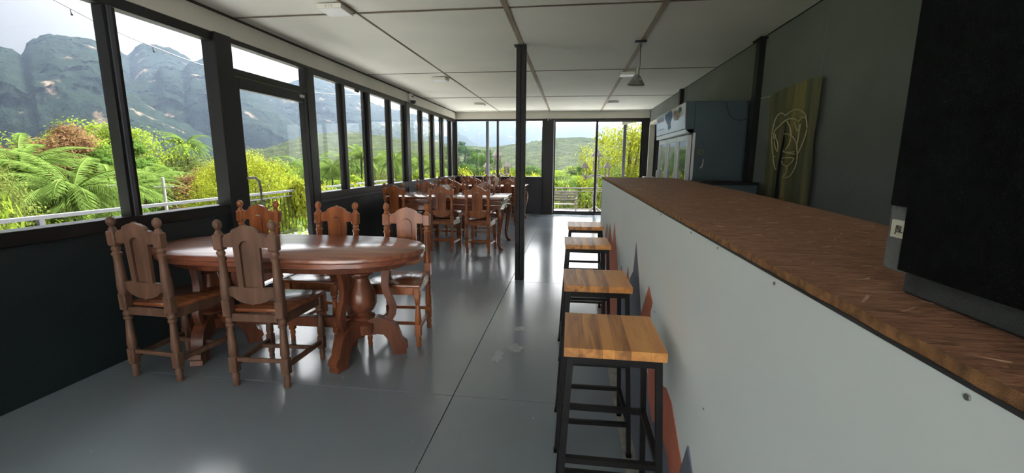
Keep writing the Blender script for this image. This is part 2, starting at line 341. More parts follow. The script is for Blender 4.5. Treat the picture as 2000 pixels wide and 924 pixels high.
# glazed door in the left wall
dr = st(MB().box(XL - 0.07, XL + 0.01, 3.56, 4.786, 2.285, 2.327, 0.002).box(XL - 0.07, XL + 0.02, 4.637, 4.786, 0, 2.3, 0.004)
        .box(XL - 0.07, XL + 0.014, 3.56, 4.64, 2.03, 2.085, 0.003).box(XL - 0.07, XL, 3.56, 4.64, -0.01, 0.02).obj('door_1', M_frame))
pane(3.56, 4.637, 2.085, 2.285, dr)
lf = MB()
lf.box(XL - 0.05, XL + 0.012, 3.57, 3.636, 0.02, 2.02, 0.004).box(XL - 0.05, XL + 0.012, 4.57, 4.632, 0.02, 2.02, 0.004)
lf.box(XL - 0.05, XL + 0.012, 3.636, 4.57, 1.925, 2.02, 0.004).box(XL - 0.05, XL + 0.012, 3.636, 4.57, 0.02, 0.12, 0.004)
leaf = lf.obj('door_leaf', M_frame, dr); pane(3.636, 4.57, 0.12, 1.925, leaf)
MB().tube([(XL + 0.01, 3.62, 1.15), (XL + 0.06, 3.66, 1.155), (XL + 0.075, 3.69, 1.12), (XL + 0.075, 3.7, 1.05), (XL + 0.075, 3.7, 0.86), (XL + 0.07, 3.69, 0.8), (XL + 0.012, 3.62, 0.79)], 0.012, 8).obj('door_handle', M_tin, dr)
MB().box(XL + 0.012, XL + 0.03, 4.5, 4.57, 1.97, 2.0, 0.004).obj('door_closer_plate', M_silver, dr)
# sliding windows further along
f2 = st(MB().box(XL - 0.07, XL + 0.008, 4.75, YF, 2.255, 2.327, 0.002).obj('window_2', M_frame))
MB().box(XL - 0.12, XL + 0.03, 4.75, YF, 0.86, 0.9405, 0.003).obj('window_sill', M_frame, f2)
MB().box(XL - 0.01, XL + 0.015, 4.75, YF, 0.82, 0.86, 0.003).obj('window_apron', M_wallF, f2)
mull = [(5.367, 5.489), (6.077, 6.213), (6.835, 6.961), (7.54, 7.797), (8.34, 8.49), (9.07, 9.24), (9.73, 9.93), (10.46, 10.62)]
prev = 4.786
for k, (a, b) in enumerate(mull + [(YF - 0.12, YF)]):
    off = 0.02 if k % 2 else 0.0
    m_ = MB().box(XL - 0.055 - off, XL - 0.012 - off, a, (a + b) / 2 + 0.012, 0.94, 2.257, 0.003)
    m_.box(XL - 0.035, XL + 0.008, (a + b) / 2 - 0.012, b, 0.94, 2.257, 0.003)
    m_.obj('mullion', M_frame, f2)
    pane(prev, a, 0.94, 2.257, f2); prev = b
MB().box(XL - 0.04, XL + 0.02, 7.6, 7.76, 0.0, 2.327, 0.003).obj('window_post', M_frame, f2)
MB().box(XL - 0.04, XL - 0.015, 5.83, 5.93, 2.225, 2.257, 0.003).obj('latch', M_weather, f2)
# far wall
wf = st(MB().box(XL - 0.1, -0.6, YF, YF + 0.1, 0, 0.9).obj('wall_far', M_wallF))
f3 = st(MB().box(XL, -0.6, YF - 0.03, YF + 0.1, 0.88, 0.925, 0.003).box(XL, XR + 0.04, YF - 0.02, YF + 0.08, 2.283, 2.327, 0.003).obj('window_3', M_frame))
for a, b in ((XL, XL + 0.035), (-1.845, -1.795), (-0.72, -0.685)): MB().box(a, b, YF - 0.01, YF + 0.06, 0.92, 2.29, 0.002).obj('mullion', M_frame, f3)
MB().box(-0.685, -0.437, YF - 0.05, YF + 0.1, 0, 2.327, 0.004).obj('window_post', M_frame, f3)
def panex(x0, x1, z0, z1, par, y=YF + 0.03): MB().box(x0, x1, y - 0.002, y + 0.002, z0, z1).obj('pane', M_glass, par, smooth=0)
panex(XL + 0.03, -1.845, 0.92, 2.29, f3); panex(-1.795, -0.72, 0.92, 2.29, f3, YF + 0.02)
d2 = st(MB().box(-0.437, XR, YF - 0.02, YF + 0.08, -0.01, 0.03, 0.003).box(1.69, XR + 0.05, YF - 0.05, YF + 0.1, 0, 2.327, 0.004).obj('door_2', M_frame))
for a, b, y in ((-0.437, 0.62, YF), (0.585, 1.69, YF + 0.035)):
    q = MB().box(a, a + 0.045, y, y + 0.03, 0.03, 2.29, 0.003).box(b - 0.045, b, y, y + 0.03, 0.03, 2.29, 0.003)
    q.box(a + 0.045, b - 0.045, y, y + 0.03, 0.03, 0.09, 0.003).box(a + 0.045, b - 0.045, y, y + 0.03, 2.25, 2.29, 0.003)
    lf = q.obj('door_leaf', M_frame, d2); panex(a + 0.04, b - 0.04, 0.08, 2.26, lf, y + 0.015)
MB().box(-0.437, -0.425, YF - 0.01, YF, 0.03, 2.29).obj('door_edge_strip', M_silver, d2)
MB().box(1.655, 1.685, YF + 0.0, YF + 0.03, 0.98, 1.2, 0.003).obj('door_handle', M_steel, d2)
# right wall: boards with recessed joints
wr = st(MB().box(XR + 0.01, XR + 0.12, YB, 9.5, 0, ZC).box(XR + 0.01, XR + 0.12, 9.5, 10.85, 2.2, ZC).box(XR + 0.01, XR + 0.12, 10.85, YF + 0.1, 0, ZC).obj('wall_right', M_gap))
ry = [-2.4, -1.2, 1.23, 3.655, 4.76, 7.85, 9.5]
for a, b in zip(ry, ry[1:]): MB().box(XR, XR + 0.012, a + 0.002, b - 0.002, 0, ZC, 0.001).obj('wall_board', M_wallR, wr)
MB().box(XR, XR + 0.012, 9.5, 10.85, 2.22, ZC).obj('wall_board', M_wallR, wr); MB().box(XR, XR + 0.012, 10.86, YF, 0, ZC).obj('wall_board', M_wallR, wr)
MB().box(XR - 0.055, XR, 4.70, 4.8, 0, ZC, 0.003).obj('wall_post', M_steel, wr)
MB().box(XR - 0.06, XR, 7.8, 7.9, 0, ZC, 0.003).obj('wall_post', M_steel, wr)
MB().box(XR - 0.075, XR, 4.66, 4.84, ZC - 0.03, ZC - 0.015, 0.002).obj('post_plate', M_steel, wr)
d3 = st(MB().box(XR - 0.02, XR + 0.1, 9.5, 9.56, 0, 2.22, 0.003).box(XR - 0.02, XR + 0.1, 10.79, 10.85, 0, 2.22, 0.003).box(XR - 0.02, XR + 0.1, 9.5, 10.85, 2.16, 2.22, 0.003).obj('door_3', M_cornice))
st(MB().box(XR + 0.1, XR + 1.2, 9.0, 11.1, -0.1, 0).box(XR + 1.2, XR + 1.3, 9.0, 11.1, 0, ZC).box(XR + 0.1, XR + 1.2, 9, 11.1, 2.4, 2.5).box(XR + .1, XR + 1.2, 8.9, 9.0, 0, ZC).box(XR + .1, XR + 1.2, 11.1, 11.2, 0, ZC).obj('wall_store', M_wallR))
# unseen back of the room, left open for light, with pale reflectors added beyond
st(MB().box(XL - 0.1, XR + 0.1, YB - 0.1, YB, 2.3, ZC).box(XR - 0.3, XR + 0.1, YB - 0.1, YB, 0, 2.3).obj('wall_back', M_wallF))
st(MB().box(-7, 6, -10.2, -10, -0.42, 4.2).obj('wall_bounce', M_deck))  # unseen wall added to throw sunlight back into the room
st(MB().box(XL - 0.12, 5, -10, YB - 0.1, DZ - 0.2, -0.02).obj('floor_bounce', M_deck))  # unseen pale ground added for bounce light
# roof over it all, with its overhangs
st(MB().box(-3.75, 3.0, YB - 0.8, 11.15, 2.64, 2.72).obj('roof', M_rail))
st(MB().box(-3.2, 2.6, 11.12, 12.65, 2.5, 2.56).obj('roof_porch', M_rail))

# ================================================================ FURNITURE
# ---- chair ----
def lean(z): return -max(0.0, z - 0.46) * 0.035
def make_chair(name, label, cat, group):
    t = thing(name, label, cat, (0, 0, 0), 0, group)
    # rear posts (leg below, turned post and finial above)
    low = [(0.017, 0), (0.021, 0.012), (0.017, 0.03), (0.022, 0.06), (0.016, 0.085)]
    for sx_ in (-1, 1):
        x = sx_ * 0.158; m = MB(); c = (x, -0.195)
        m.lathe(low, 10, c)
        m.box(x - 0.024, x + 0.024, c[1] - 0.024, c[1] + 0.024, 0.083, 0.185, 0.006)
        m.lathe([(0.02, 0.183), (0.026, 0.205), (0.024, 0.25), (0.018, 0.34), (0.017, 0.365), (0.024, 0.372), (0.024, 0.382), (0.018, 0.388), (0.024, 0.398), (0.024, 0.41), (0.018, 0.42), (0.022, 0.43)], 12, c)
        m.box(x - 0.025, x + 0.025, c[1] - 0.024, c[1] + 0.024, 0.428, 0.53, 0.005)
        m.lathe([(0.026, 0.528), (0.029, 0.56), (0.028, 0.60), (0.022, 0.70), (0.02, 0.755), (0.026, 0.765), (0.026, 0.776), (0.017, 0.785), (0.023, 0.797), (0.023, 0.806), (0.018, 0.815), (0.02, 0.822)], 12, c)
        m.box(x - 0.027, x + 0.027, c[1] - 0.024, c[1] + 0.024, 0.82, 0.908, 0.006)
        m.lathe([(0.022, 0.907), (0.018, 0.92), (0.011, 0.932), (0.016, 0.94), (0.0225, 0.952), (0.024, 0.965), (0.02, 0.979), (0.011, 0.988), (0.004, 0.992)], 12, c)
        m.shear(lean); m.obj('back_post', M_wood, t)
    # crest rail
    half = [(0.0, 0.965), (0.01, 0.957), (0.035, 0.952), (0.065, 0.94), (0.078, 0.93), (0.082, 0.918), (0.1, 0.915), (0.118, 0.905), (0.128, 0.89), (0.134, 0.884)]
    bot = [(0.134, 0.838), (0.041, 0.838)]
    hol = [(0.041 * math.cos(a), 0.834 + 0.042 * math.sin(a)) for a in [math.pi * k / 10 for k in range(1, 10)]]
    r_ = half + bot; poly = [(-a, b) for a, b in r_[::-1]][:-1] + r_ + hol
    MB().prism(poly, -0.207, -0.183).shear(lean).obj('crest_rail', M_wood, t)
    # splat: outer frame with an arched opening, and the raised panel in it
    arch = [(-0.041, 0.60)] + [(-0.041 * math.cos(a), 0.828 + 0.042 * math.sin(a)) for a in [math.pi * k / 10 for k in range(0, 11)]] + [(0.041, 0.60)]
    for s_ in (-1, 1):
        MB().prism([(s_ * 0.041, 0.60), (s_ * 0.041, 0.838), (s_ * 0.078, 0.838), (s_ * 0.072, 0.60)], -0.205, -0.186).shear(lean).obj('splat_stile', M_wood, t)
    MB().prism([(a * 1.02, b) for a, b in arch], -0.190, -0.172).shear(lean).obj('splat_panel', M_wood, t)
    # lower rail with a belly
    lr = [(-0.134, 0.605), (0.134, 0.605), (0.134, 0.555), (0.115, 0.548), (0.09, 0.528), (0.05, 0.512), (0.012, 0.506), (0, 0.5), (-0.012, 0.506), (-0.05, 0.512), (-0.09, 0.528), (-0.115, 0.548), (-0.134, 0.555)]
    MB().prism(lr, -0.206, -0.184).shear(lean).obj('lower_rail', M_wood, t)
    # seat
    m = MB(); m.box(-0.2, 0.2, -0.172, 0.225, 0.445, 0.468, 0.007, seg=2)
    for v in m.bm.verts:
        k = (v.co.y + 0.172) / 0.397; v.co.x *= 0.86 + 0.2 * k
    m.obj('seat', M_seat, t)
    m = MB(); m.box(-0.15, 0.15, 0.165, 0.187, 0.385, 0.446, 0.002).box(-0.135, 0.135, -0.207, -0.187, 0.4, 0.446, 0.002)
    for s_ in (-1, 1): m.prism([(s_ * 0.15, -0.175), (s_ * 0.17, -0.175), (s_ * 0.19, 0.16), (s_ * 0.17, 0.16)], 0.388, 0.446, 'xy')
    m.obj('seat_apron', M_wood, t)
    for s_ in (-1, 1):
        c = (s_ * 0.178, 0.177)
        m = MB().lathe([(0.014, 0), (0.018, 0.012), (0.015, 0.03), (0.02, 0.055), (0.015, 0.08)], 10, c)
        m.box(c[0] - 0.021, c[0] + 0.021, c[1] - 0.021, c[1] + 0.021, 0.078, 0.17, 0.005)
        m.lathe([(0.017, 0.168), (0.024, 0.19), (0.021, 0.24), (0.015, 0.315), (0.022, 0.325), (0.015, 0.335), (0.022, 0.346), (0.017, 0.36)], 12, c)
        m.box(c[0] - 0.022, c[0] + 0.022, c[1] - 0.022, c[1] + 0.022, 0.358, 0.446, 0.005)
        m.obj('leg', M_wood, t)
        MB().prism([(s_ * 0.15, -0.175), (s_ * 0.168, -0.175), (s_ * 0.187, 0.16), (s_ * 0.169, 0.16)], 0.115, 0.143, 'xy').obj('stretcher', M_wood, t)
    MB().box(-0.165, 0.165, 0.06, 0.078, 0.12, 0.145, 0.003).obj('stretcher', M_wood, t)
    MB().box(-0.135, 0.135, -0.204, -0.188, 0.15, 0.175, 0.003).obj('stretcher', M_wood, t)
    return t
G1 = 'carved chairs around the oval table'
chair0 = make_chair('dining_chair', 'carved wooden chair by the dark window wall, back to the viewer, nearest the left', 'chair', G1)
index_kids(chair0)
chair0.location = (-2.45, 2.38, 0); chair0.rotation_euler = (0, 0, R(-3))
CH = [  # x, y, rz(deg), label, group : y is the chair centre
    (-1.78, 2.38, 3, 'carved wooden chair with its back to the viewer at the middle of the oval table', G1),
    (-2.50, 3.02, 180, 'carved chair facing the viewer behind the oval table, in front of the glass door', G1),
    (-1.83, 3.02, 178, 'carved chair facing the viewer behind the oval table, in the middle of the far side', G1),
    (-1.235, 3.02, 184, 'carved chair facing the viewer at the right end of the oval table', G1),
]
G2 = 'carved chairs around the middle long table'
CH += [(-2.47, 6.26, -14, 'turned carved chair at the window end of the near side of the middle long table', G2),
       (-1.84, 6.32, 0, 'carved chair in the middle of the near side of the middle long table', G2),
       (-1.29, 6.28, -2, 'carved chair nearest the aisle on the near side of the middle long table', G2),
       (-2.48, 7.2, 182, 'carved chair facing the viewer at the window end behind the middle long table', G2),
       (-2.0, 7.22, 176, 'carved chair facing the viewer behind the napkin box on the middle long table', G2),
       (-1.43, 7.24, 188, 'carved chair facing the viewer at the aisle end behind the middle long table', G2)]
G3 = 'carved chairs around the far long table'
CH += [(-2.55, 9.12, 0, 'carved chair at the window end of the near side of the far long table', G3),
       (-1.95, 9.15, 0, 'carved chair in the middle of the near side of the far long table', G3),
       (-1.27, 9.1, 0, 'dark carved chair beside the black column on the near side of the far long table', G3),
       (-2.45, 10.2, 180, 'orange-lit carved chair under the far window beside the corner behind the far long table', G3),
       (-1.85, 10.22, 178, 'carved chair under the far window in the middle behind the far long table', G3),
       (-1.25, 10.2, 184, 'carved chair under the far window at the aisle end of the far long table', G3)]
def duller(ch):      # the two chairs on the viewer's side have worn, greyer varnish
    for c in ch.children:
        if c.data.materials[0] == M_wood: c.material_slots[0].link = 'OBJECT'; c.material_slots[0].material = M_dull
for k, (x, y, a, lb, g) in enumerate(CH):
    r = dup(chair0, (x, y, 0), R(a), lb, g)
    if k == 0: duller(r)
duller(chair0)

# ---- oval pedestal table ----
T1 = thing('dining_table', 'polished oval red-brown table on two turned pedestals beside the glass door', 'table', (-1.90, 2.745, 0), R(2))
def oval(hx, hy, st_, n=14):
    e = hx - st_; P = []
    for sx_ in (1, -1):
        for k in range(n + 1):
            a = -math.pi / 2 + math.pi * k / n
            P.append((sx_ * (st_ + e * math.cos(a)), sx_ * hy * math.sin(a)))
    return P
def loft(layers, mat, name, par, smooth=50):
    m = MB(); rings = []
    for (hx, hy, s_, z) in layers: rings.append([m.bm.verts.new((a, b, z)) for a, b in oval(hx, hy, s_)])
    m.skin(rings); return m.obj(name, mat, par, smooth=smooth)
loft([(0.915, 0.385, 0.36, 0.668), (0.925, 0.395, 0.36, 0.674), (0.925, 0.395, 0.36, 0.70), (0.932, 0.402, 0.36, 0.704), (0.94, 0.41, 0.36, 0.71), (0.94, 0.41, 0.36, 0.733), (0.934, 0.404, 0.36, 0.74)], M_table, 'tabletop', T1)
loft([(0.82, 0.32, 0.34, 0.622), (0.83, 0.33, 0.34, 0.67)], M_tleg, 'table_apron', T1)
def s_leg(m, cx, cy, ang):
    """curved brace from the top down to the scrolled foot, plus the foot"""
    d = Vector((math.cos(ang), math.sin(ang), 0)); n_ = Vector((-d.y, d.x, 0))
    def ext(poly, w_):
        A = [m.bm.verts.new(Vector((cx, cy, 0)) + d * a + n_ * w_ + Vector((0, 0, b))) for a, b in poly]
        B = [m.bm.verts.new(Vector((cx, cy, 0)) + d * a - n_ * w_ + Vector((0, 0, b))) for a, b in poly]
        k = len(poly)
        for i in range(k): m.bm.faces.new((A[i], A[(i + 1) % k], B[(i + 1) % k], B[i]))
        m.bm.faces.new(A[::-1]); m.bm.faces.new(B)
    foot = [(0.03, 0.27), (0.10, 0.275), (0.17, 0.25), (0.225, 0.2), (0.245, 0.14), (0.255, 0.10), (0.285, 0.075), (0.29, 0.045), (0.275, 0.03), (0.28, 0.0), (0.19, 0.0), (0.18, 0.05), (0.165, 0.10), (0.13, 0.15), (0.09, 0.16), (0.03, 0.15)]
    ext(foot, 0.037)
def s_brace(m, cx, cy, ang):
    d = Vector((math.cos(ang), math.sin(ang), 0))
    pr = [(0.17, 0.62), (0.155, 0.56), (0.15, 0.50), (0.16, 0.44), (0.185, 0.38), (0.2, 0.33), (0.19, 0.28), (0.165, 0.24)]
    rings = []; n_ = Vector((-d.y, d.x, 0))
    for a, b in pr:
        c = Vector((cx, cy, b)) + d * a
        rings.append([m.bm.verts.new(c + d * u * 0.024 + n_ * v * 0.02) for u, v in ((-1, -1), (1, -1), (1, 1), (-1, 1))])
    m.skin(rings)
PY = -0.10
for cx, angs in ((0.535, (-108, 20, 140)), (-0.55, (-75, 160, 40))):
    MB().lathe([(0.075, 0.17), (0.078, 0.2), (0.08, 0.235), (0.05, 0.25), (0.052, 0.262), (0.078, 0.275), (0.082, 0.29), (0.05, 0.305), (0.052, 0.315), (0.075, 0.33), (0.094, 0.37), (0.096, 0.41), (0.085, 0.46), (0.06, 0.51), (0.05, 0.55), (0.06, 0.565), (0.085, 0.58), (0.085, 0.592), (0.065, 0.6), (0.09, 0.622)], 20, (cx, PY)).obj('pedestal', M_tleg, T1)
    for a in angs:
        m = MB(); s_leg(m, cx, PY, R(a)); m.obj('foot', M_tleg, T1)
        m = MB(); s_brace(m, cx, PY, R(a)); m.obj('brace', M_tleg, T1, smooth=60)
MB().box(-0.5, 0.5, PY - 0.028, PY + 0.028, 0.2, 0.27, 0.006).obj('stretcher', M_tleg, T1)

# ---- long carved tables ----
def cabriole(m, cx, cy, sx_, sy_):
    prof = [(0.0, 0.62, 0.055), (0.012, 0.56, 0.058), (0.02, 0.5, 0.05), (0.012, 0.4, 0.04), (-0.006, 0.28, 0.032), (-0.018, 0.18, 0.027), (-0.016, 0.1, 0.025), (0.0, 0.055, 0.028), (0.018, 0.035, 0.036), (0.024, 0.018, 0.038), (0.02, 0.0, 0.03)]
    rings = []
    for o, z, r in prof: rings.append(m.ring((cx + sx_ * o, cy + sy_ * o, z), (1, 0, 0), (0, 1, 0), r, 10, math.pi / 10))
    m.skin(rings)
def long_table(name, label, x0, x1, y0, y1, rz=0):
    hx, hy = (x1 - x0) / 2, (y1 - y0) / 2
    t = thing(name, label, 'table', ((x0 + x1) / 2, (y0 + y1) / 2, 0), R(rz), 'long carved tables')
    n = 4
    MB().box(-hx, hx, -hy, hy, 0.755, 0.785, 0.006, seg=2).obj('tabletop', M_table2, t)
    MB().box(-hx + .012, hx - .012, -hy + .012, hy - .012, 0.725, 0.756, 0.004).obj('top_moulding', M_table2, t)
    MB().box(-hx + .05, hx - .05, -hy + .05, hy - .05, 0.69, 0.726, 0.004).obj('neck', M_tleg, t)
    m = MB().box(-hx + .03, hx - .03, -hy + .03, hy - .03, 0.655, 0.692, 0.012, seg=2); m.obj('waist_moulding', M_table2, t)
    # shaped aprons
    def apr(L):
        P = [(-L, 0.657), (L, 0.657), (L, 0.57)]
        for k in range(13):
            u = 1 - k / 6.0; P.append((u * (L - 0.05), 0.6 + 0.018 * math.cos(k * math.pi / 3)))
        P.append((-L, 0.57)); return P
    for sy_ in (-1, 1): MB().prism(apr(hx - .06), sy_ * (hy - .05), sy_ * (hy - .075)).obj('apron', M_table2, t)
    for sx_ in (-1, 1): MB().prism(apr(hy - .06), sx_ * (hx - .05), sx_ * (hx - .075), 'yz').obj('apron', M_table2, t)
    for sx_ in (-1, 1):
        for sy_ in (-1, 1):
            m = MB(); cabriole(m, sx_ * (hx - .07), sy_ * (hy - .07), sx_, sy_); m.obj('leg', M_table2, t, smooth=60)
    return t
long_table('long_table', 'long carved table with claw feet standing in the middle of the room', -2.78, -0.945, 6.24, 7.2, 0)
long_table('long_table', 'far long carved table by the far window behind the black column', -2.8, -0.955, 9.2, 10.15, 0)
t = thing('napkin_box', 'white napkin box standing on the middle long table', 'box', (-1.93, 6.72, 0.785))
MB().box(-0.09, 0.09, -0.06, 0.06, 0, 0.07, 0.005).obj('base', M_plastic, t); MB().box(-0.105, 0.105, -0.065, 0.065, 0.07, 0.082, 0.003).obj('lid', M_silver, t)
MB().box(-0.06, 0.06, -0.014, 0.014, 0.08, 0.155, 0.003).obj('napkins', M_plastic, t)
t = thing('napkin_box', 'cream napkin holder standing on the far long table', 'box', (-1.62, 9.6, 0.785))
MB().box(-0.055, 0.055, -0.05, 0.05, 0, 0.14, 0.006).obj('holder', M_cream, t); MB().box(-0.045, 0.045, -0.01, 0.01, 0.14, 0.17, 0.002).obj('napkins', M_plastic, t)
t = thing('jar', 'pale jar beside the cream napkin holder on the far long table', 'jar', (-1.42, 9.58, 0.785))
MB().lathe([(0.035, 0), (0.04, 0.01), (0.04, 0.07), (0.03, 0.08)], 14).obj('body', M_plastic, t); MB().lathe([(0.033, 0.08), (0.033, 0.1), (0.01, 0.102)], 14).obj('lid', M_silver, t)
t = thing('bottle', 'small white bottle left of the cream napkin holder on the far long table', 'bottle', (-1.78, 9.62, 0.785))
MB().lathe([(0.03, 0), (0.033, 0.02), (0.033, 0.1), (0.014, 0.13), (0.014, 0.15)], 14).obj('body', M_plastic, t); MB().lathe([(0.017, 0.15), (0.017, 0.17), (0.004, 0.172)], 10).obj('cap', M_silver, t)

# ---- bar stools ----
def make_stool():
    t = thing('bar_stool', 'nearest bar stool, orange-brown plank seat on a black steel frame', 'stool', (0.14, 1.35, 0), 0, 'bar stools along the white bar')
    W, D, zt = 0.145, 0.15, 0.79
    xs = [-W, -0.10, -0.035, 0.0, 0.045, 0.10, W]
    for k in range(6): MB().box(xs[k], xs[k + 1] - .0001, -D, D, zt - 0.028, zt, 0.0007).obj('seat_plank', M_pl[(0, 2, 1, 0, 1, 1)[k]], t)
    m = MB(); r = 0.0095; zf = zt - 0.029
    ix, iy = W - 0.02, D - 0.02
    for sx_ in (-1, 1): m.box(sx_ * ix - r, sx_ * ix + r, -iy - r, iy + r, zf - 0.024, zf)
    for sy_ in (-1, 1): m.box(-ix - r, ix + r, sy_ * iy - r, sy_ * iy + r, zf - 0.024, zf)
    m.obj('top_frame', M_steel, t)
    def pos(sx_, sy_, z): k = 1 - z / zf; return Vector((sx_ * (ix + 0.038 * k), sy_ * (iy + 0.035 * k), z))
    def bar(m, a, b, r):
        d = (b - a).normalized(); u = d.cross(Vector((0, 0, 1)))
        if u.length < 0.1 or abs(d.z) > 0.9: u = Vector((1, 0, 0))
        u.normalize(); v = u.cross(d).normalized()
        m.skin([[m.bm.verts.new(p + u * i * r + v * j * r) for i, j in ((-1, -1), (1, -1), (1, 1), (-1, 1))] for p in (a, b)])
    for sx_ in (-1, 1):
        for sy_ in (-1, 1):
            m = MB(); bar(m, pos(sx_, sy_, 0.012), pos(sx_, sy_, zf - 0.005), r); l = m.obj('leg', M_steel, t, smooth=0)
            q = pos(sx_, sy_, 0); MB().box(q.x - .012, q.x + .012, q.y - .012, q.y + .012, 0, 0.02, 0.003).obj('foot_cap', M_grille, l)
    for z in (0.432, 0.155):
        for sx_ in (-1, 1): m = MB(); bar(m, pos(sx_, -1, z), pos(sx_, 1, z), r * .95); m.obj('foot_rail', M_steel, t, smooth=0)
        for sy_ in (-1, 1): m = MB(); bar(m, pos(-1, sy_, z), pos(1, sy_, z), r * .95); m.obj('foot_rail', M_steel, t, smooth=0)
    return t
stool = make_stool(); index_kids(stool)
dup(stool, (0.128, 2.0, 0), R(1.5), 'second nearest bar stool, brown plank seat on a black steel frame')
dup(stool, (0.12, 2.94, 0), R(2), 'third nearest bar stool, worn pale seat with dark stains at its far edge')
dup(stool, (0.135, 3.74, 0), R(1), 'farthest bar stool, pale worn seat at the far end of the white bar')

# ---- bar counter ----
BX, BY0, BY1, BT = 0.33, -1.6, 4.72, 1.142
bar = thing('bar_counter', 'long white bar counter with a rough brown strand-board top', 'bar counter', (0, 0, 0))
MB().box(BX + 0.02, 0.8, BY0, BY1 - 0.005, 0.0, BT - 0.01).obj('carcass', M_wallF, bar)
for a, b in ((BY0, -0.163), (-0.16, 2.278), (2.281, BY1)):
    MB().box(BX, BX + 0.019, a, b, 0.0, BT, 0.001).obj('front_panel', M_white, bar)
MB().box(BX + 0.02, 0.8, BY1 - 0.004, BY1, 0, BT).obj('end_panel', M_white, bar)
# board top, front edge slightly chipped
m = MB(); fe = []; y = BY1 + 0.01; rr = random.Random(3)
while y > BY0:
    fe.append((BX - 0.002 + rr.uniform(0, 0.004), y)); y -= rr.uniform(0.03, 0.08)
be = [(0.8, BY0), (0.815, 0.3), (0.835, 1.24), (0.93, 2.1), (0.985, 2.8), (1.03, 3.8), (1.03, BY1 + 0.01)]
m.prism(fe + be, BT + 0.0005, BT + 0.0135, 'xy')
top = m.obj('worktop', [M_osb, M_osbedge], bar, smooth=0)
for p in top.data.polygons:
    if abs(p.normal.z) < 0.5: p.material_index = 1
m = MB(); rr = random.Random(5)      # loose raised strands
for _ in range(260):
    y = rr.uniform(-0.3, 4.6) if rr.random() < 0.5 else rr.uniform(0.3, 2.4); x = rr.uniform(BX + 0.03, 0.78 + 0.05 * max(0, y - 1)); L = rr.uniform(0.006, 0.02); a = rr.uniform(-1.2, 1.2) + math.pi / 2 * (rr.random() < 0.3)
    u = Vector((math.cos(a), math.sin(a), 0)); v = Vector((-u.y, u.x, 0)) * rr.uniform(0.0006, 0.0016); c = Vector((x, y, BT + 0.0137))
    m.quad(c - u * L - v, c + u * L - v, c + u * L + v + Vector((0, 0, rr.uniform(0, .002))), c - u * L + v)
M_strand = paint('loose_strand', (0.6, 0.4, 0.26), 0.5, 0.5, 25)
stuff(m.obj('wood_strand', M_strand, bar, smooth=0, fix=False))
MB().tube([(0.60, 0.72, BT + .015), (0.58, 0.62, BT + .015), (0.6, 0.52, BT + .015), (0.64, 0.47, BT + .015)], 0.002, 5).obj('scratch', M_ink, bar)
m = MB()
m.box(BX - 0.0015, BX + 0.004, BY0, BY1, BT - 0.004, BT + 0.0005)
m.obj('edge_strip', M_ink, bar)
for y, z in ((0.38, 1.13), (0.73, 1.128), (1.01, 1.13), (1.23, 1.13), (1.64, 1.13), (1.96, 1.12), (2.36, 1.11), (1.64, 0.76), (1.01, 0.74), (2.7, 1.1), (3.6, 1.1), (4.3, 1.1), (0.32, 0.8), (-0.05, 1.13)):
    s_ = MB().lathe([(0.0028, BX - 0.0016), (0.003, BX - 0.0006), (0.003, BX + 0.001)], 10).mesh('screw', M_screw)
    for v in s_.vertices: v.co = Vector((v.co.z, v.co.x, v.co.y))
    link('screw', s_, bar, (0, y, z))
# painted spikes along the foot: (y0, z0) ... outlines on the front face, thin coats of paint
def spike(pts, mat, lay):
    MB().prism(pts, BX - 0.0006 * lay, BX + 0.0005, 'yz').obj('painted_spike', mat, bar, smooth=0)
GR = [[(4.72, 0), (4.3, 0), (4.2, 0.5), (4.32, 0.62), (4.45, 0.35)], [(4.5, 0), (3.5, 0), (3.35, 0.28), (3.6, 0.4), (3.9, 0.2)],
      [(3.3, 0), (1.5, 0), (1.7, 0.45), (1.78, 0.62), (1.93, 0.64), (2.04, 0.78), (2.18, 0.93), (2.23, 0.77), (2.34, 0.7), (2.38, 0.56), (2.55, 0.62), (2.7, 0.5), (2.95, 0.3)],
      [(1.8, 0), (0.95, 0), (1.2, 0.42), (1.45, 0.44), (1.7, 0.5)], [(1.0, 0), (0.3, 0), (0.55, 0.3)], [(0.4, 0), (-1.4, 0), (-0.3, 0.35)]]
ORS = [[(4.15, 0.4), (3.7, 0.4), (3.75, 0.62), (3.88, 0.78), (4.04, 0.65)], [(3.9, 0), (3.3, 0), (3.35, 0.7), (3.59, 0.82), (3.71, 0.66)],
       [(3.5, 0), (2.86, 0), (2.88, 0.4), (2.92, 0.61), (3.08, 0.74), (3.25, 0.88), (3.36, 0.65)], [(2.78, 0.5), (2.6, 0.5), (2.63, 0.6), (2.72, 0.68), (2.78, 0.6)],
       [(2.5, 0.55), (2.36, 0.55), (2.34, 0.66), (2.42, 0.75), (2.47, 0.66)], [(1.95, 0.6), (1.75, 0.5), (1.7, 0.66), (1.72, 0.73), (1.69, 0.78), (1.78, 0.82), (1.92, 0.66)],
       [(1.74, 0.66), (1.56, 0.66), (1.55, 0.53), (1.38, 0.59), (1.3, 0.585), (1.15, 0.49), (1.13, 0.4), (1.05, 0.28), (1.32, 0.4), (1.44, 0.43), (1.55, 0.36), (1.66, 0.41), (1.7, 0.5)]]
for k, p_ in enumerate(GR): spike(p_, M_grey, 1 + 0.15 * k)
for k, p_ in enumerate(ORS): spike(p_, M_orange, 2.6 + 0.15 * k)
MB().prism([(1.3, 0.1), (0.95, 0.1), (1.05, 0.54), (1.1, 0.58), (1.15, 0.47)], BX - 0.004, BX, 'yz').obj('painted_spike', M_grey, bar, smooth=0)

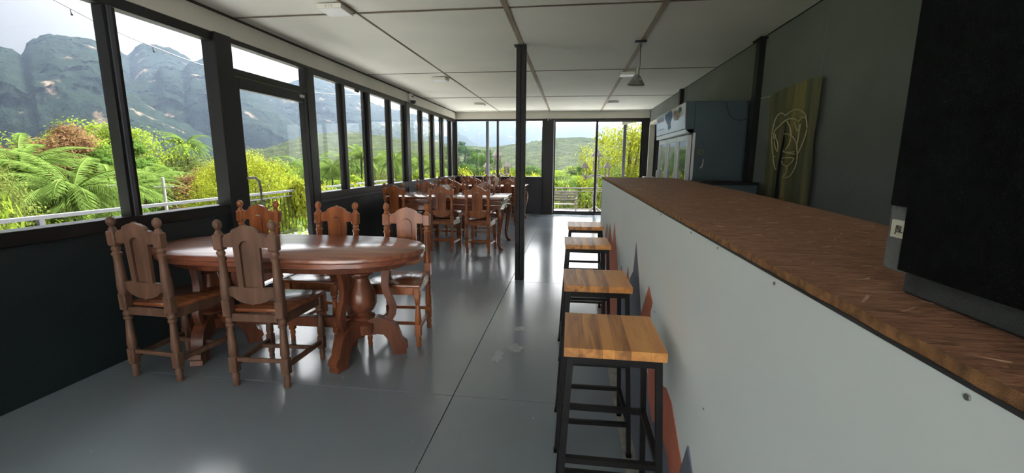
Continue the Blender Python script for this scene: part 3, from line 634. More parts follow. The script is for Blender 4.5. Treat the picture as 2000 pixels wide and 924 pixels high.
# ---- loudspeaker on the bar ----
SZ = BT + 0.0135; SX = 0.415
sp = thing('loudspeaker', 'large black cloth-fronted loudspeaker standing on the bar top', 'loudspeaker', (SX, 0, SZ))
MB().box(0.012, 0.40, -0.14, 0.608, 0, 0.82, 0.004).obj('cabinet', M_spkbox, sp)
m = MB().prism([(-0.13, 0.035), (0.584, 0.035), (0.584, 0.112), (0.612, 0.112), (0.612, 0.81), (-0.13, 0.81)], -0.012, 0.014, 'yz'); m.obj('grille', M_grille, sp, smooth=0)
MB().box(-0.006, 0.014, 0.584, 0.62, 0.03, 0.112, 0.002).obj('corner_plate', M_spkplate, sp)
bd = MB().box(-0.0085, -0.006, 0.5835, 0.611, 0.072, 0.0945, 0.0006).obj('badge', M_cream, sp)
def text(body, size, mat, parent, mw, name='lettering', ext=0.0004):
    c = bpy.data.curves.new(name, 'FONT'); c.body = body; c.size = size; c.extrude = ext; c.align_x = 'CENTER'; c.align_y = 'CENTER'
    o = bpy.data.objects.new('tmp_text', c); COL.objects.link(o)
    dg = bpy.context.evaluated_depsgraph_get(); me = bpy.data.meshes.new_from_object(o.evaluated_get(dg)); bpy.data.objects.remove(o)
    me.transform(mw); me.materials.clear(); me.materials.append(mat)
    return link(name, me, parent)
def wallrot(n_x, scale_w=1.0):
    """text plane facing -x: text runs along -y, up is z"""
    return Matrix(((0, 0, -1, 0), (-scale_w, 0, 0, 0), (0, 1, 0, 0), (0, 0, 0, 1)))
text('JBL', 0.0125, M_ink, sp, Matrix.Translation((-0.0087, 0.5965, 0.083)) @ wallrot(-1, 0.75))

# ---- fridge ----
FY = 4.92
fg = thing('display_fridge', 'tall three-door drinks fridge with lit-up style header, dark teal side', 'fridge', (1.235, FY, 0))
MB().box(0.03, 0.56, 0, 1.62, 0.1, 1.94, 0.006).obj('body', M_fridge, fg)
MB().box(0.0, 0.5, 0.02, 1.6, 0.0, 0.1).obj('plinth', M_steel, fg)
MB().prism([(-0.0, 1.6), (0.03, 1.6), (0.03, 1.94), (-0.06, 1.94), (-0.05, 1.66)], 0.0, 1.62).obj('header_box', M_fridge, fg)
M_sign = paint('header_print', (0.62, 0.66, 0.72), 0.18, 0.12, 3)
hd = MB(); hd.prism([(-0.052, 1.665), (-0.064, 1.93), (-0.066, 1.93), (-0.054, 1.665)], 0.015, 1.605); hd = hd.obj('header_sign', M_sign, fg, smooth=0)
def blot(cy, cz, ry_, rz_, mat, seed, name='print_patch'):
    r0 = random.Random(seed); P = []
    for k in range(12):
        a = 2 * math.pi * k / 12; q = r0.uniform(0.75, 1.15); P.append((cy + ry_ * q * math.cos(a), cz + rz_ * q * math.sin(a)))
    m = MB(); A = []
    for yy, zz in P: A.append(m.bm.verts.new((-0.0665 - (zz - 1.665) * 0.0 - 0.0005 * seed / 10, yy, zz)))
    m.bm.faces.new(A); bmesh.ops.solidify(m.bm, geom=m.bm.faces[:], thickness=0.0004)
    for v in m.bm.verts: v.co.x = -0.0545 - (v.co.z - 1.665) * 0.0453 - 0.0003 * seed + (v.co.x + 0.0665) * 0.1
    m.obj(name, mat, hd, smooth=0)
M_pb = paint('print_blue', (0.05, 0.2, 0.42), 0.25, 0.3, 20); M_po = paint('print_coral', (0.45, 0.16, 0.12), 0.25, 0.3, 20); M_pg = paint('print_green', (0.12, 0.33, 0.28), 0.25, 0.3, 20); M_py = paint('print_yellow', (0.6, 0.5, 0.2), 0.25, 0.3, 20)
blot(0.82, 1.85, 0.2, 0.085, M_pb, 2); blot(0.78, 1.75, 0.09, 0.05, M_pb, 3); blot(0.42, 1.84, 0.17, 0.07, M_py, 4); blot(0.5, 1.85, 0.06, 0.04, M_po, 5); blot(0.25, 1.88, 0.08, 0.035, M_pg, 6); blot(0.34, 1.82, 0.04, 0.025, M_po, 7)
for k in range(7): blot(1.12 + 0.065 * k, 1.86, 0.022, 0.032, M_po, 3 + (k % 2) * 0.5, 'print_mark')
for k in range(6): blot(1.1 + 0.07 * k, 1.735, 0.02, 0.008, M_ink, 3, 'print_mark')
MB().box(-0.05, 0.03, 0.0, 1.62, 1.615, 1.66, 0.004).obj('header_rail', M_silver, fg)
M_fglass = glass('fridge_glass', (0.12, 0.14, 0.14), 3.0)
for k in range(3):
    a = 0.03 + k * 0.525; b = a + 0.51
    q = MB().box(-0.015, 0.025, a, a + 0.05, 0.14, 1.6, 0.003).box(-0.015, 0.025, b - 0.05, b, 0.14, 1.6, 0.003).box(-0.015, 0.025, a + .05, b - .05, 1.55, 1.6, 0.003).box(-0.015, 0.025, a + .05, b - .05, 0.14, 0.2, 0.003)
    d_ = q.obj('door', M_silver, fg)
    MB().box(0.0, 0.004, a + .045, b - .045, 0.195, 1.555).obj('pane', M_fglass, d_, smooth=0)
    MB().box(-0.04, -0.015, b - 0.04, b - 0.02, 0.9, 1.2, 0.004).obj('handle', M_silver, d_)
MB().box(0.024, 0.05, -0.012, 0.0, 0.14, 1.62, 0.002).obj('corner_trim', M_silver, fg)
m = MB(); m.skin([m.ring((0.12 + 0.025 * math.cos(a), -0.002, 1.42 + 0.025 * math.sin(a)), (math.cos(a), 0, math.sin(a)), (0, 1, 0), 0.006, 6) for a in [2 * math.pi * k / 16 for k in range(16)]], closed=True)
m.obj('round_sticker', paint('sticker_olive', (0.16, 0.17, 0.09), 0.6), fg)
MB().tube([(0.15, -0.005, 1.35), (0.14, -0.02, 1.32), (0.135, -0.02, 1.27), (0.12, -0.012, 1.255)], 0.006, 7).obj('hook', M_silver, fg)
MB().tube([(0.33, -0.005, 1.93), (0.34, -0.012, 1.87), (0.37, -0.012, 1.8), (0.42, -0.012, 1.75), (0.48, -0.012, 1.74), (0.54, -0.01, 1.76)], 0.005, 6).obj('power_cable', M_ink, fg)
t = thing('back_cabinet', 'low dark teal cabinet standing in front of the fridge side', 'cabinet', (1.1, 4.3, 0))
MB().box(0.12, 0.6, 0, 0.34, 0.0, 1.11, 0.003).obj('body', M_fridge, t); MB().box(0.09, 0.605, -0.03, 0.35, 1.11, 1.135, 0.003).obj('top_board', M_steel, t)
t = thing('towel', 'white cloth lying behind the far end of the bar beside the fridge', 'cloth', (1.45, 8.6, 0))
MB().box(-0.18, 0.3, -0.35, 0.35, 0.0, 1.0, 0.01).obj('crate', M_wallF, t); MB().box(-0.1, 0.1, -0.15, 0.1, 1.0, 1.04, 0.015, seg=2).obj('folded_cloth', M_plastic, t)

# ---- painted banner on the right wall ----
bn = thing('painted_banner', 'olive painted cloth banner with a pale line-drawn face on the dark wall', 'banner', (XR - 0.04, 0, 0))
m_, t_, p_ = newmat('banner_cloth')
v = coords(t_, (1, 9, 0.9)); n_ = t_.nodes.new('ShaderNodeTexNoise'); n_.inputs['Scale'].default_value = 1; n_.inputs['Detail'].default_value = 5; t_.links.new(v, n_.inputs['Vector'])
r_ = t_.nodes.new('ShaderNodeValToRGB'); t_.links.new(n_.outputs[0], r_.inputs[0]); e = r_.color_ramp.elements
e[0].position = 0.3; e[0].color = (0.06, 0.075, 0.05, 1); e[1].position = 0.68; e[1].color = (0.27, 0.22, 0.07, 1); x = e.new(0.5); x.color = (0.125, 0.125, 0.065, 1)
t_.links.new(r_.outputs[0], p_.inputs['Base Color']); p_.inputs['Roughness'].default_value = 0.8; M_banner = m_
EDR = [(0.55, 3.60), (0.98, 3.578), (1.269, 3.564), (1.505, 3.595), (1.663, 3.566), (1.94, 3.559)]; EDL = [(0.55, 4.36), (0.974, 4.348), (1.544, 4.349), (1.94, 4.398)]
SLIT = [(0.55, 4.15, 3.96), (0.98, 4.117, 3.981), (1.315, 4.105, 4.017), (1.5, 4.08, 4.03), (1.654, 4.052, 4.05)]
def lk(T, z, c=1):
    for p, q in zip(T, T[1:]):
        if z <= q[0]: k = (z - p[0]) / (q[0] - p[0]); return p[c] + (q[c] - p[c]) * k
    return T[-1][c]
m = MB(); NZ, NH = 44, 16; grid = []
for j in range(NZ + 1):
    u = j / NZ; z = 0.55 + u * 1.375; row = []
    zz = min(z, 1.654); ya, yb, yc, yd = lk(EDR, z), lk(SLIT, zz, 2), lk(SLIT, zz, 1), lk(EDL, z)
    ys = [ya + (yb - ya) * i / NH for i in range(NH + 1)] + [yc + (yd - yc) * i / NH for i in range(NH + 1)]
    for y in ys:
        s_ = (y - 3.56) / 0.8; x = 0.012 * math.sin(s_ * 20 + u * 2) * (1.1 - u) + 0.008 * math.sin(s_ * 43) * (1 - u)
        row.append(m.bm.verts.new((x, y, z + 0.02 * u * math.sin(s_ * 3.14 + .4))))
    grid.append(row)
for j in range(NZ):
    for i in range(2 * NH + 1):
        if i == NH and 0.55 + (j + 0.5) / NZ * 1.375 < 1.654: continue      # the slit
        m.bm.faces.new((grid[j][i], grid[j][i + 1], grid[j + 1][i + 1], grid[j + 1][i]))
m.obj('cloth', M_banner, bn, smooth=80)
M_line = paint('banner_line', (0.5, 0.46, 0.26), 0.7)
def stroke(P, r=0.0045):
    """P in banner coordinates (a across from the near edge 0..1, b up 0..1); smoothed"""
    Q = []
    n = len(P)
    for i in range(n - 1):
        p0, p1, p2, p3 = P[max(0, i - 1)], P[i], P[i + 1], P[min(n - 1, i + 2)]
        for k in range(5):
            s_ = k / 5
            Q.append(tuple(0.5 * ((2 * p1[d]) + (-p0[d] + p2[d]) * s_ + (2 * p0[d] - 5 * p1[d] + 4 * p2[d] - p3[d]) * s_ ** 2 + (-p0[d] + 3 * p1[d] - 3 * p2[d] + p3[d]) * s_ ** 3) for d in (0, 1)))
    Q.append(P[-1])
    MB().tube([(-0.012, a, b) for a, b in Q], r, 5).obj('drawn_line', M_line, bn)
for P in ([(4.038, 1.704), (4.1, 1.73), (4.172, 1.724), (4.221, 1.674), (4.248, 1.594), (4.244, 1.51), (4.188, 1.384), (4.148, 1.369)],
          [(4.038, 1.704), (3.923, 1.73), (3.821, 1.728), (3.729, 1.691), (3.697, 1.653), (3.758, 1.664), (3.799, 1.632)],
          [(3.697, 1.653), (3.664, 1.579), (3.685, 1.497), (3.728, 1.426), (3.756, 1.39)], [(3.799, 1.632), (3.882, 1.664), (4.002, 1.668), (4.093, 1.637), (4.201, 1.591), (4.215, 1.523)],
          [(3.863, 1.637), (3.824, 1.578), (3.796, 1.564), (3.792, 1.601), (3.77, 1.611)], [(3.77, 1.611), (3.778, 1.539), (3.783, 1.453), (3.776, 1.403)],
          [(3.999, 1.655), (3.932, 1.599), (3.903, 1.533), (3.915, 1.47), (3.971, 1.42)],
          [(4.02, 1.552), (3.961, 1.549), (3.861, 1.518), (3.798, 1.466), (3.768, 1.39), (3.763, 1.316), (3.799, 1.252), (3.854, 1.206), (3.97, 1.192)],
          [(4.012, 1.415), (3.924, 1.393), (3.812, 1.385)], [(3.816, 1.404), (3.899, 1.399), (4.01, 1.408)],
          [(4.01, 1.355), (3.929, 1.357), (3.814, 1.351), (3.853, 1.315), (3.913, 1.289), (3.985, 1.302), (4.01, 1.328)],
          [(3.913, 1.289), (3.909, 1.237), (3.962, 1.202)], [(4.179, 1.562), (4.181, 1.48), (4.113, 1.41), (4.12, 1.478), (4.172, 1.534)], [(4.179, 1.37), (4.16, 1.314), (4.115, 1.259)]):
    stroke(P)
MB().tube([(0, 4.39, 1.91), (0.0, 4.6, 1.915)], 0.003, 5).obj('hanging_cord', M_line, bn)

# ---- steel column, joined from two channels ----
cl = thing('steel_column', 'black square steel column standing alone in the aisle', 'column', (-0.54, 4.78, 0))
for s_ in (-1, 1): MB().box(min(0, s_ * 0.05) + 0.001, max(0, s_ * 0.05) - 0.001, -0.05, 0.05, 0, ZC - 0.005, 0.003).obj('channel', M_steel, cl)
MB().box(-0.075, 0.05, -0.05, 0.05, ZC - 0.012, ZC - 0.005, 0.001).obj('head_plate', M_steel, cl)

# ---- ceiling things ----
GL = 'square white ceiling lamps'
for x, y, lb in ((-1.87, 3.48, 'nearest square white ceiling lamp above the oval table'), (-1.92, 6.48, 'square white ceiling lamp above the middle long table'), (-1.93, 9.37, 'square white ceiling lamp above the far long table'),
                 (0.72, 6.35, 'square white ceiling lamp behind the tin pendant lamp'), (0.8, 9.28, 'square white ceiling lamp nearest the far sliding door')):
    t = thing('ceiling_lamp', lb, 'lamp', (x, y, ZC - 0.004), 0, GL)
    MB().box(-0.1, 0.1, -0.1, 0.1, -0.035, 0.0, 0.002).obj('housing', M_cornice, t); MB().box(-0.094, 0.094, -0.094, 0.094, -0.037, -0.0345, 0.001).obj('diffuser', M_plastic, t)
    if y < 4:
        text('A T R', 0.026, M_tin, t, Matrix.Translation((-0.0, -0.1004, -0.018)) @ Matrix.Rotation(math.pi / 2, 4, 'X'))
pl = thing('pendant_lamp', 'small tin funnel pendant lamp hanging from a black plate above the bar', 'lamp', (0.65, 4.71, ZC))
MB().box(-0.055, 0.055, -0.03, 0.03, -0.028, -0.007, 0.004).obj('ceiling_plate', M_steel, pl)
MB().tube([(0, 0, -0.02), (0.004, 0, -0.25)], 0.003, 6).obj('flex', M_steel, pl)
MB().lathe([(0.0, -0.25), (0.022, -0.252), (0.022, -0.325), (0.035, -0.34), (0.085, -0.42), (0.086, -0.425), (0.08, -0.42), (0.03, -0.345), (0.0, -0.34)], 20).obj('shade', M_tin, pl, rot=(R(4), R(3), 0))
MB().sphere((0, 0, -0.385), 0.028).obj('bulb', M_plastic, pl)
cc = thing('security_camera', 'white dome security camera on the left ceiling beam', 'camera', (XL + 0.014, 7.8, 2.42))
MB().box(0, 0.05, -0.06, 0.06, -0.05, 0.06, 0.01).obj('mount', M_plastic, cc); MB().box(0.01, 0.055, -0.045, 0.045, 0.0, 0.03, 0.006).obj('dark_band', M_ink, cc)
MB().sphere((0.06, 0, -0.07), 0.05, 1.0, 14, 8).obj('dome', M_ink, cc); MB().lathe([(0.052, -0.055), (0.054, -0.045), (0.05, -0.03)], 16, (0.06, 0)).obj('collar', M_plastic, cc)
hg = thing('hanging_bracket', 'small metal bracket hanging on wires in front of the far door post', 'bracket', (-0.53, 10.6, 2.32))
MB().tube([(-0.03, 0, 0), (-0.03, 0, 0.17)], 0.003, 5).tube([(0.03, 0, 0), (0.03, 0, 0.17)], 0.003, 5).obj('wires', M_silver, hg)
MB().box(-0.04, 0.04, -0.02, 0.02, -0.01, 0.02, 0.003).box(-0.035, -0.025, -0.02, 0.02, -0.07, 0, 0.002).box(0.025, 0.035, -0.02, 0.02, -0.05, 0, 0.002).obj('frame', M_silver, hg)
# ================================================================ OUTDOORS
st(MB().box(-6.62, XL - 0.12, -6, 16.0, DZ - 0.2, DZ).box(XL - 0.12, 4.5, YF + 0.1, 16.0, DZ - 0.2, DZ).obj('floor_terrace', M_deck))
st(MB().box(XL - 0.12, XR + 0.1, YF + 0.1, YF + 0.45, DZ, -0.12).box(XL - 0.5, XL - 0.12, 3.4, 4.8, DZ, -0.12).obj('floor_step', M_deck))
def railing(label, p0, p1, posts, h, mat, bars, loc_z=DZ):
    p0, p1 = Vector(p0), Vector(p1); d = (p1 - p0); L = d.length; ang = math.atan2(d.y, d.x)
    t = thing('railing', label, 'railing', (p0.x, p0.y, loc_z), ang)
    MB().box(0, L, -0.03, 0.03, h - 0.05, h, 0.004).obj('top_rail', mat, t)
    MB().box(0, L, -0.014, 0.014, h - 0.15, h - 0.125, 0.002).obj('rail', mat, t); MB().box(0, L, -0.014, 0.014, 0.06, 0.085, 0.002).obj('rail', mat, t)
    for q in posts: MB().box(q - 0.03, q + 0.03, -0.03, 0.03, 0, h - 0.045, 0.003).obj('post', mat, t)
    me = MB().box(-0.006, 0.006, -0.006, 0.006, 0.08, h - 0.13).mesh('baluster', bars, 0)
    n = min(290, int(L / 0.13))
    for k in range(1, n): link('baluster', me, t, (k * L / n, 0, 0))
railing('grey terrace railing seen through the left windows', (-6.56, -1.5, 0), (-6.56, 15.9, 0), [0.0, 3.27, 6.11, 8.96, 11.8, 14.6, 17.35], 1.03, M_rail, M_steel)
railing('dark terrace railing behind the bench outside the far sliding door', (-6.5, 15.6, 0), (4.3, 15.6, 0), [0.05, 2.6, 5.2, 7.8, 10.5], 0.83, M_weather, M_weather)
# bench
b_ = thing('garden_bench', 'weathered slatted wooden bench outside the far sliding door', 'bench', (-0.12, 14.3, DZ), R(180))
for k in range(4): MB().box(-0.36, 0.72, -0.02, 0.0, 0.45 + 0.09 * k, 0.515 + 0.09 * k, 0.004).obj('back_slat', M_weather, b_)
for k in range(4): MB().box(-0.36, 0.72, 0.03 + 0.1 * k, 0.11 + 0.1 * k, 0.38, 0.4, 0.004).obj('seat_slat', M_weather, b_)
for x in (-0.34, 0.68):
    for y in (-0.01, 0.38): MB().box(x, x + 0.05, y - .025, y + .025, 0, 0.8 if y < 0 else 0.55, 0.004).obj('leg', M_weather, b_)
    MB().box(x, x + 0.05, -0.02, 0.42, 0.55, 0.58, 0.004).obj('armrest', M_weather, b_)
# lantern posts
def lantern_post(x, y, label, rz):
    t = thing('lantern_post', label, 'lantern', (x, y, DZ), rz, 'carved wooden lantern posts on the terrace')
    r0 = random.Random(int(x * 10))
    MB().tube([(0.02, 0, 0), (-0.03, 0.01, 0.5), (0.03, 0, 1.0), (0, 0, 1.45)], 0.06, 8, [0.09, 0.07, 0.065, 0.06]).obj('trunk', M_weather, t)
    for s_ in (-1, 1):
        MB().tube([(0.0, 0, 1.22), (s_ * 0.12, 0, 1.28), (s_ * 0.25, 0, 1.22), (s_ * 0.34, 0, 1.15), (s_ * 0.36, 0, 1.3)], 0.035, 7, [0.05, 0.04, 0.035, 0.035, 0.05]).obj('branch', M_weather, t)
    for cx, z0, h, w_ in ((0, 1.45, 0.45, 0.075), (-0.36, 1.3, 0.24, 0.055), (0.36, 1.3, 0.24, 0.055)):
        m = MB()
        for a in (-1, 1):
            for b in (-1, 1): m.box(cx + a * w_ - .016, cx + a * w_ + .016, b * w_ - .016, b * w_ + .016, z0, z0 + h)
        m.box(cx - w_ - .03, cx + w_ + .03, -w_ - .03, w_ + .03, z0 - 0.03, z0 + 0.01); m.obj('lantern_house', M_weather, t)
        rw = w_ * 2.3
        MB().lathe([(rw * 1.42, z0 + h - 0.02), (rw * 1.38, z0 + h), (0.02, z0 + h + rw * 1.45), (0.005, z0 + h + rw * 1.6)], 4, (cx, 0), sq=True).obj('lantern_roof', M_weather, t, smooth=0)
    for s_ in (-1, 1): MB().tube([(0, 0, 0.25), (s_ * 0.16, -0.08, 0.12), (s_ * 0.3, -0.12, 0.02)], 0.045, 7, [0.05, 0.045, 0.04]).obj('root', M_weather, t)
lantern_post(0.81, 14.6, 'weathered three-lantern wooden post outside the far sliding door', 0)
lantern_post(-2.53, 15.2, 'weathered three-lantern wooden post seen through the far window', R(30))
for x, lb in ((1.43, 'pale grey porch post with a bracket outside the far sliding door'), (-2.36, 'pale grey porch post seen through the far window')):
    t = thing('porch_post', lb, 'post', (x, 12.5, DZ), 0, 'porch posts')
    MB().box(-0.04, 0.04, -0.04, 0.04, 0, 2.9, 0.004).obj('shaft', M_rail, t)
    if x > 0: MB().box(-0.09, 0.2, -0.05, 0.05, 2.72, 2.8, 0.004, Matrix.Rotation(R(-12), 4, 'Y'), (0, 0, 2.76)).obj('bracket', M_cream, t)
    MB().box(-0.06, 0.06, -0.06, 0.06, 0, 0.02).obj('base_plate', M_rail, t)
t = thing('porch_beam', 'brown timber beam under the porch roof outside the far door', 'beam', (0, 12.3, 2.38))
MB().box(0.85, 2.6, -0.05, 0.05, 0.0, 0.11, 0.004, Matrix.Rotation(R(2.0), 4, 'Y'), (0.85, 0, 0)).obj('beam', M_weather, t)
# string of bulbs outside the left windows
t = thing('string_light', 'sagging black cable with small bulbs outside the left windows', 'string light', (-3.95, 0, 0))
cab = [(0, 2.2, 2.72), (0, 2.8, 2.60), (0, 3.11, 2.51), (0, 3.39, 2.44), (0, 3.7, 2.385), (0, 4.2, 2.33), (0, 4.57, 2.305), (0, 5.4, 2.29), (0, 6.4, 2.32), (0, 7.4, 2.42), (0, 8.6, 2.6)]
MB().tube(cab, 0.004, 5).obj('cable', M_ink, t)
for y, z in ((3.22, 2.475), (3.9, 2.355), (4.5, 2.305), (5.2, 2.285), (5.9, 2.295)): MB().tube([(0, y, z), (0.006, y, z - 0.03)], 0.004, 6).sphere((0.008, y, z - 0.036), 0.009, 1.3, 6, 5).obj('bulb', M_ink, t)

# ---------------------------------------------------------------- terrain
def gz(r): return -3.2 - 2.8 * min(1, r / 40)
def interp(T, a):
    if a <= T[0][0]: return T[0][1]
    for (a0, e0), (a1, e1) in zip(T, T[1:]):
        if a <= a1:
            k = (a - a0) / (a1 - a0); return e0 + (e1 - e0) * k
    return T[-1][1]
g = MB(); rings = []
for r in (0.01, 8, 14, 22, 32, 45, 65, 90, 130, 180, 250, 400, 700, 1200, 2600):
    row = []
    for k in range(121):
        a = R(-150 + 300 * k / 120); row.append(g.bm.verts.new((r * math.sin(a), r * math.cos(a), gz(r) + (noise.noise((r * math.sin(a) * .08, r * math.cos(a) * .08, 0)) * 0.6 if r > 10 else 0))))
    rings.append(row)
for a, b in zip(rings, rings[1:]):
    for k in range(120): g.bm.faces.new((a[k], a[k + 1], b[k + 1], b[k]))
st(g.obj('ground', M_ground, smooth=80))
def ridge(name, T, a0, a1, dist, depth, mat, rough, step=0.35, rows=26, cliff=0.55, fs=0.02):
    """a ridge of hills at its real distance: front slope, crest line, back slope"""
    m = MB(); R_ = []; n = int((a1 - a0) / step)
    for j in range(rows + 5):
        row = []
        for i in range(n + 1):
            az = a0 + (a1 - a0) * i / n; a = R(az); H = 1.32 + dist * interp(T, az) - gz(1e3)
            if j <= rows:
                u = j / rows; r = dist - depth * (1 - u); hh = H * (u ** cliff if cliff > 0 else u)
            else:
                u = 1 - (j - rows) / 4; r = dist + depth * (1 - u); hh = H * u
            x, y = r * math.sin(a), r * math.cos(a)
            q = noise.fractal((x * fs, y * fs, hh * fs * .5), 0.55, 2.1, 7)
            env = min(1, u * 6) * (0.25 if j >= rows - 1 and j <= rows + 1 else 1.0)
            rr_ = r + q * rough * 2.2 * env; hh2 = max(0, hh + q * rough * 0.7 * env + (noise.fractal((x * .12, y * .12, 5), 0.5, 2, 3) * rough * .22 if 0.3 < u and H > 20 else 0))
            row.append(m.bm.verts.new((rr_ * math.sin(a), rr_ * math.cos(a), gz(1e3) + hh2)))
        R_.append(row)
    for p, q in zip(R_, R_[1:]):
        for i in range(n): m.bm.faces.new((p[i], p[i + 1], q[i + 1], q[i]))
    return st(m.obj(name, mat, smooth=0 if rough < 0 else 50))
TA = [(-75, .13), (-62, .14), (-57.1, 0.15), (-55.4, 0.159), (-54.8, 0.158), (-54.3, 0.150), (-54.05, 0.156), (-53.9, 0.168), (-53.1, 0.179), (-52.3, 0.187), (-51.9, 0.185), (-50.7, 0.187), (-49.7, 0.186), (-49.2, 0.182), (-48.6, 0.164), (-48.0, 0.117), (-46, .09), (-43, .06), (-38, 0.02)]
TB = [(-50, .16), (-48.6, 0.164), (-47.8, 0.174), (-47.3, 0.167), (-46.8, 0.181), (-46.2, 0.192), (-45.3, 0.192), (-44.1, 0.191), (-42.9, 0.18), (-42.3, 0.171), (-42.1, 0.167), (-41.8, 0.173), (-41.3, 0.180), (-40.8, 0.176), (-39.6, 0.15), (-37.9, 0.14), (-33.8, 0.148), (-32.2, 0.156), (-31.0, 0.165), (-29.5, 0.162), (-27.6, 0.141), (-26.8, 0.138), (-25.5, 0.127), (-24.8, 0.119), (-22.8, 0.107), (-20.9, 0.102), (-18.5, 0.093), (-16, .07), (-12, .03)]
TC = [(-48.5, .1), (-47.9, 0.125), (-45.6, 0.138), (-44.9, 0.157), (-43.9, 0.159), (-43.3, 0.151), (-42.6, 0.17), (-41.3, 0.174), (-39.5, 0.163), (-37.8, 0.139), (-34.1, 0.081), (-31, .04)]
TF = [(-30, .06), (-18.5, 0.088), (-14.7, 0.086), (-11.5, 0.086), (-8.6, 0.092), (-5.6, 0.087), (-3.5, 0.072), (-2.1, 0.077), (0.8, 0.086), (2.7, 0.082), (5.2, 0.071), (8.9, 0.057), (25, .05)]
TG = [(-60, -.01), (-44, -.012), (-40.5, 0.0), (-38.4, 0.01), (-35.9, 0.024), (-33.7, 0.04), (-31.5, 0.051), (-29.9, 0.054), (-27.6, 0.057), (-25.3, 0.054), (-22.9, 0.048), (-20.4, 0.041), (-17.3, 0.039), (-14.7, 0.032), (-10.2, 0.03), (-3.7, 0.044), (-1.1, 0.052), (2.8, 0.05), (8.4, 0.03), (25, .03)]
ridge('mountain', TF, -30, 25, 1700, 500, M_karst, 18, 0.6, 14, 0.7, 0.004)
ridge('mountain', TB, -50, -12, 1150, 300, M_karst, 15, 0.22, 40, 0.5, 0.014)
ridge('mountain', TC, -48.4, -31, 900, 200, M_karst, 11, 0.2, 44, 0.42, 0.02)
ridge('mountain', TA, -75, -38, 800, 220, M_karst, 11, 0.22, 44, 0.42, 0.02)
ridge('hill', TG, -60, 25, 330, 190, M_hill, 3.2, 0.25, 44, 1.0, 0.08)

# ---------------------------------------------------------------- trees
def leafcloud(seed, rad, hgt, base, nclump, per, size, flat=0.75):
    r0 = random.Random(seed); m = MB(); bm = m.bm
    vs = []; cl = []
    for _ in range(nclump):
        a = r0.uniform(0, 2 * math.pi); u = r0.uniform(0, 1); q = math.sqrt(r0.random()) * rad
        z = base + hgt * u; k = math.sin(math.pi * (0.12 + 0.85 * u)) ** 0.6
        cl.append((math.cos(a) * q * k, math.sin(a) * q * k, z, rad * r0.uniform(0.16, 0.3)))
    for cx, cy, cz, cr_ in cl:
        for _ in range(per):
            d = Vector((r0.gauss(0, 1), r0.gauss(0, 1), r0.gauss(0, 1))).normalized() * cr_ * r0.uniform(0.5, 1.05); d.z *= flat
            c = Vector((cx, cy, cz)) + d
            n_ = (d.normalized() + Vector((r0.uniform(-.7, .7), r0.uniform(-.7, .7), r0.uniform(0, .9)))).normalized()
            u_ = n_.orthogonal().normalized(); v_ = n_.cross(u_); ang = r0.uniform(0, 6.28); uu = u_ * math.cos(ang) + v_ * math.sin(ang); vv = n_.cross(uu)
            s_ = size * r0.uniform(0.6, 1.3)
            bm.faces.new([bm.verts.new(c + uu * s_), bm.verts.new(c + vv * s_ * .45), bm.verts.new(c - uu * s_), bm.verts.new(c - vv * s_ * .45)])
    return m, cl
def make_tree(seed, rad, hgt, base, nclump, per, size, mat):
    m, cl = leafcloud(seed, rad, hgt, base, nclump, per, size)
    cm = m.mesh('crown', mat, 0, False)
    m = MB(); r0 = random.Random(seed)
    m.tube([(0, 0, -1.0), (0.05 * rad, 0, base * .5), (0, 0.04 * rad, base + hgt * .45)], 0.1, 7, [0.11 * rad, 0.075 * rad, 0.04 * rad])
    for c in cl[:14]: m.tube([(0, 0, base * .75), (c[0] * .5, c[1] * .5, (base + c[2]) * .5), (c[0], c[1], c[2])], 0.05, 5, [0.04 * rad, 0.025 * rad, 0.012 * rad])
    return cm, m.mesh('trunk', M_bark, 60)
# prototypes of unit size about 6 m high, 3 m radius
PR = [make_tree(11, 2.6, 3.4, 2.4, 50, 210, 0.075, G_MID), make_tree(12, 2.9, 2.6, 3.0, 46, 220, 0.07, G_OLV), make_tree(13, 2.2, 4.4, 1.5, 54, 200, 0.08, G_MID)]
PF = make_tree(15, 2.8, 3.0, 2.6, 70, 300, 0.05, G_YEL)       # fine-leaved
PS = [make_tree(14, 1.5, 1.7, 0.2, 30, 230, 0.055, G_LIM), make_tree(16, 1.5, 1.7, 0.2, 30, 280, 0.045, G_LIM)]
def frond(L, n, w_, droop):
    m = MB(); P = []
    for k in range(n + 1):
        u = k / n; P.append(Vector((L * u * (1 - 0.18 * u * droop), 0, L * (0.42 * u - (0.55 + .25 * droop) * u * u))))
    m.tube(P, 0.02, 4, [0.03 * (1 - 0.85 * k / n) for k in range(n + 1)])
    for k in range(3, n + 1):
        u = k / n; ll = L * 0.2 * math.sin(math.pi * min(1, 0.12 + u * 0.86)) ** .6
        for s_ in (-1, 1):
            a = P[k]; b = a + Vector((ll * (.45 + .25 * ((k * 7) % 5) / 5), s_ * ll * .7, -ll * (0.35 + .45 * droop + .25 * ((k * 3) % 4) / 4)))
            t_ = Vector((w_, 0, 0))
            m.bm.faces.new([m.bm.verts.new(a - t_), m.bm.verts.new(a + t_), m.bm.verts.new((a + b) / 2 + t_ * .9 + Vector((0, 0, .02))), m.bm.verts.new(b), m.bm.verts.new((a + b) / 2 - t_ * .9 + Vector((0, 0, .02)))])
    return m.mesh('frond', [G_PALM], 0, False)
FR = [frond(2.6, 46, 0.016, 0.5), frond(2.4, 46, 0.016, 1.1)]
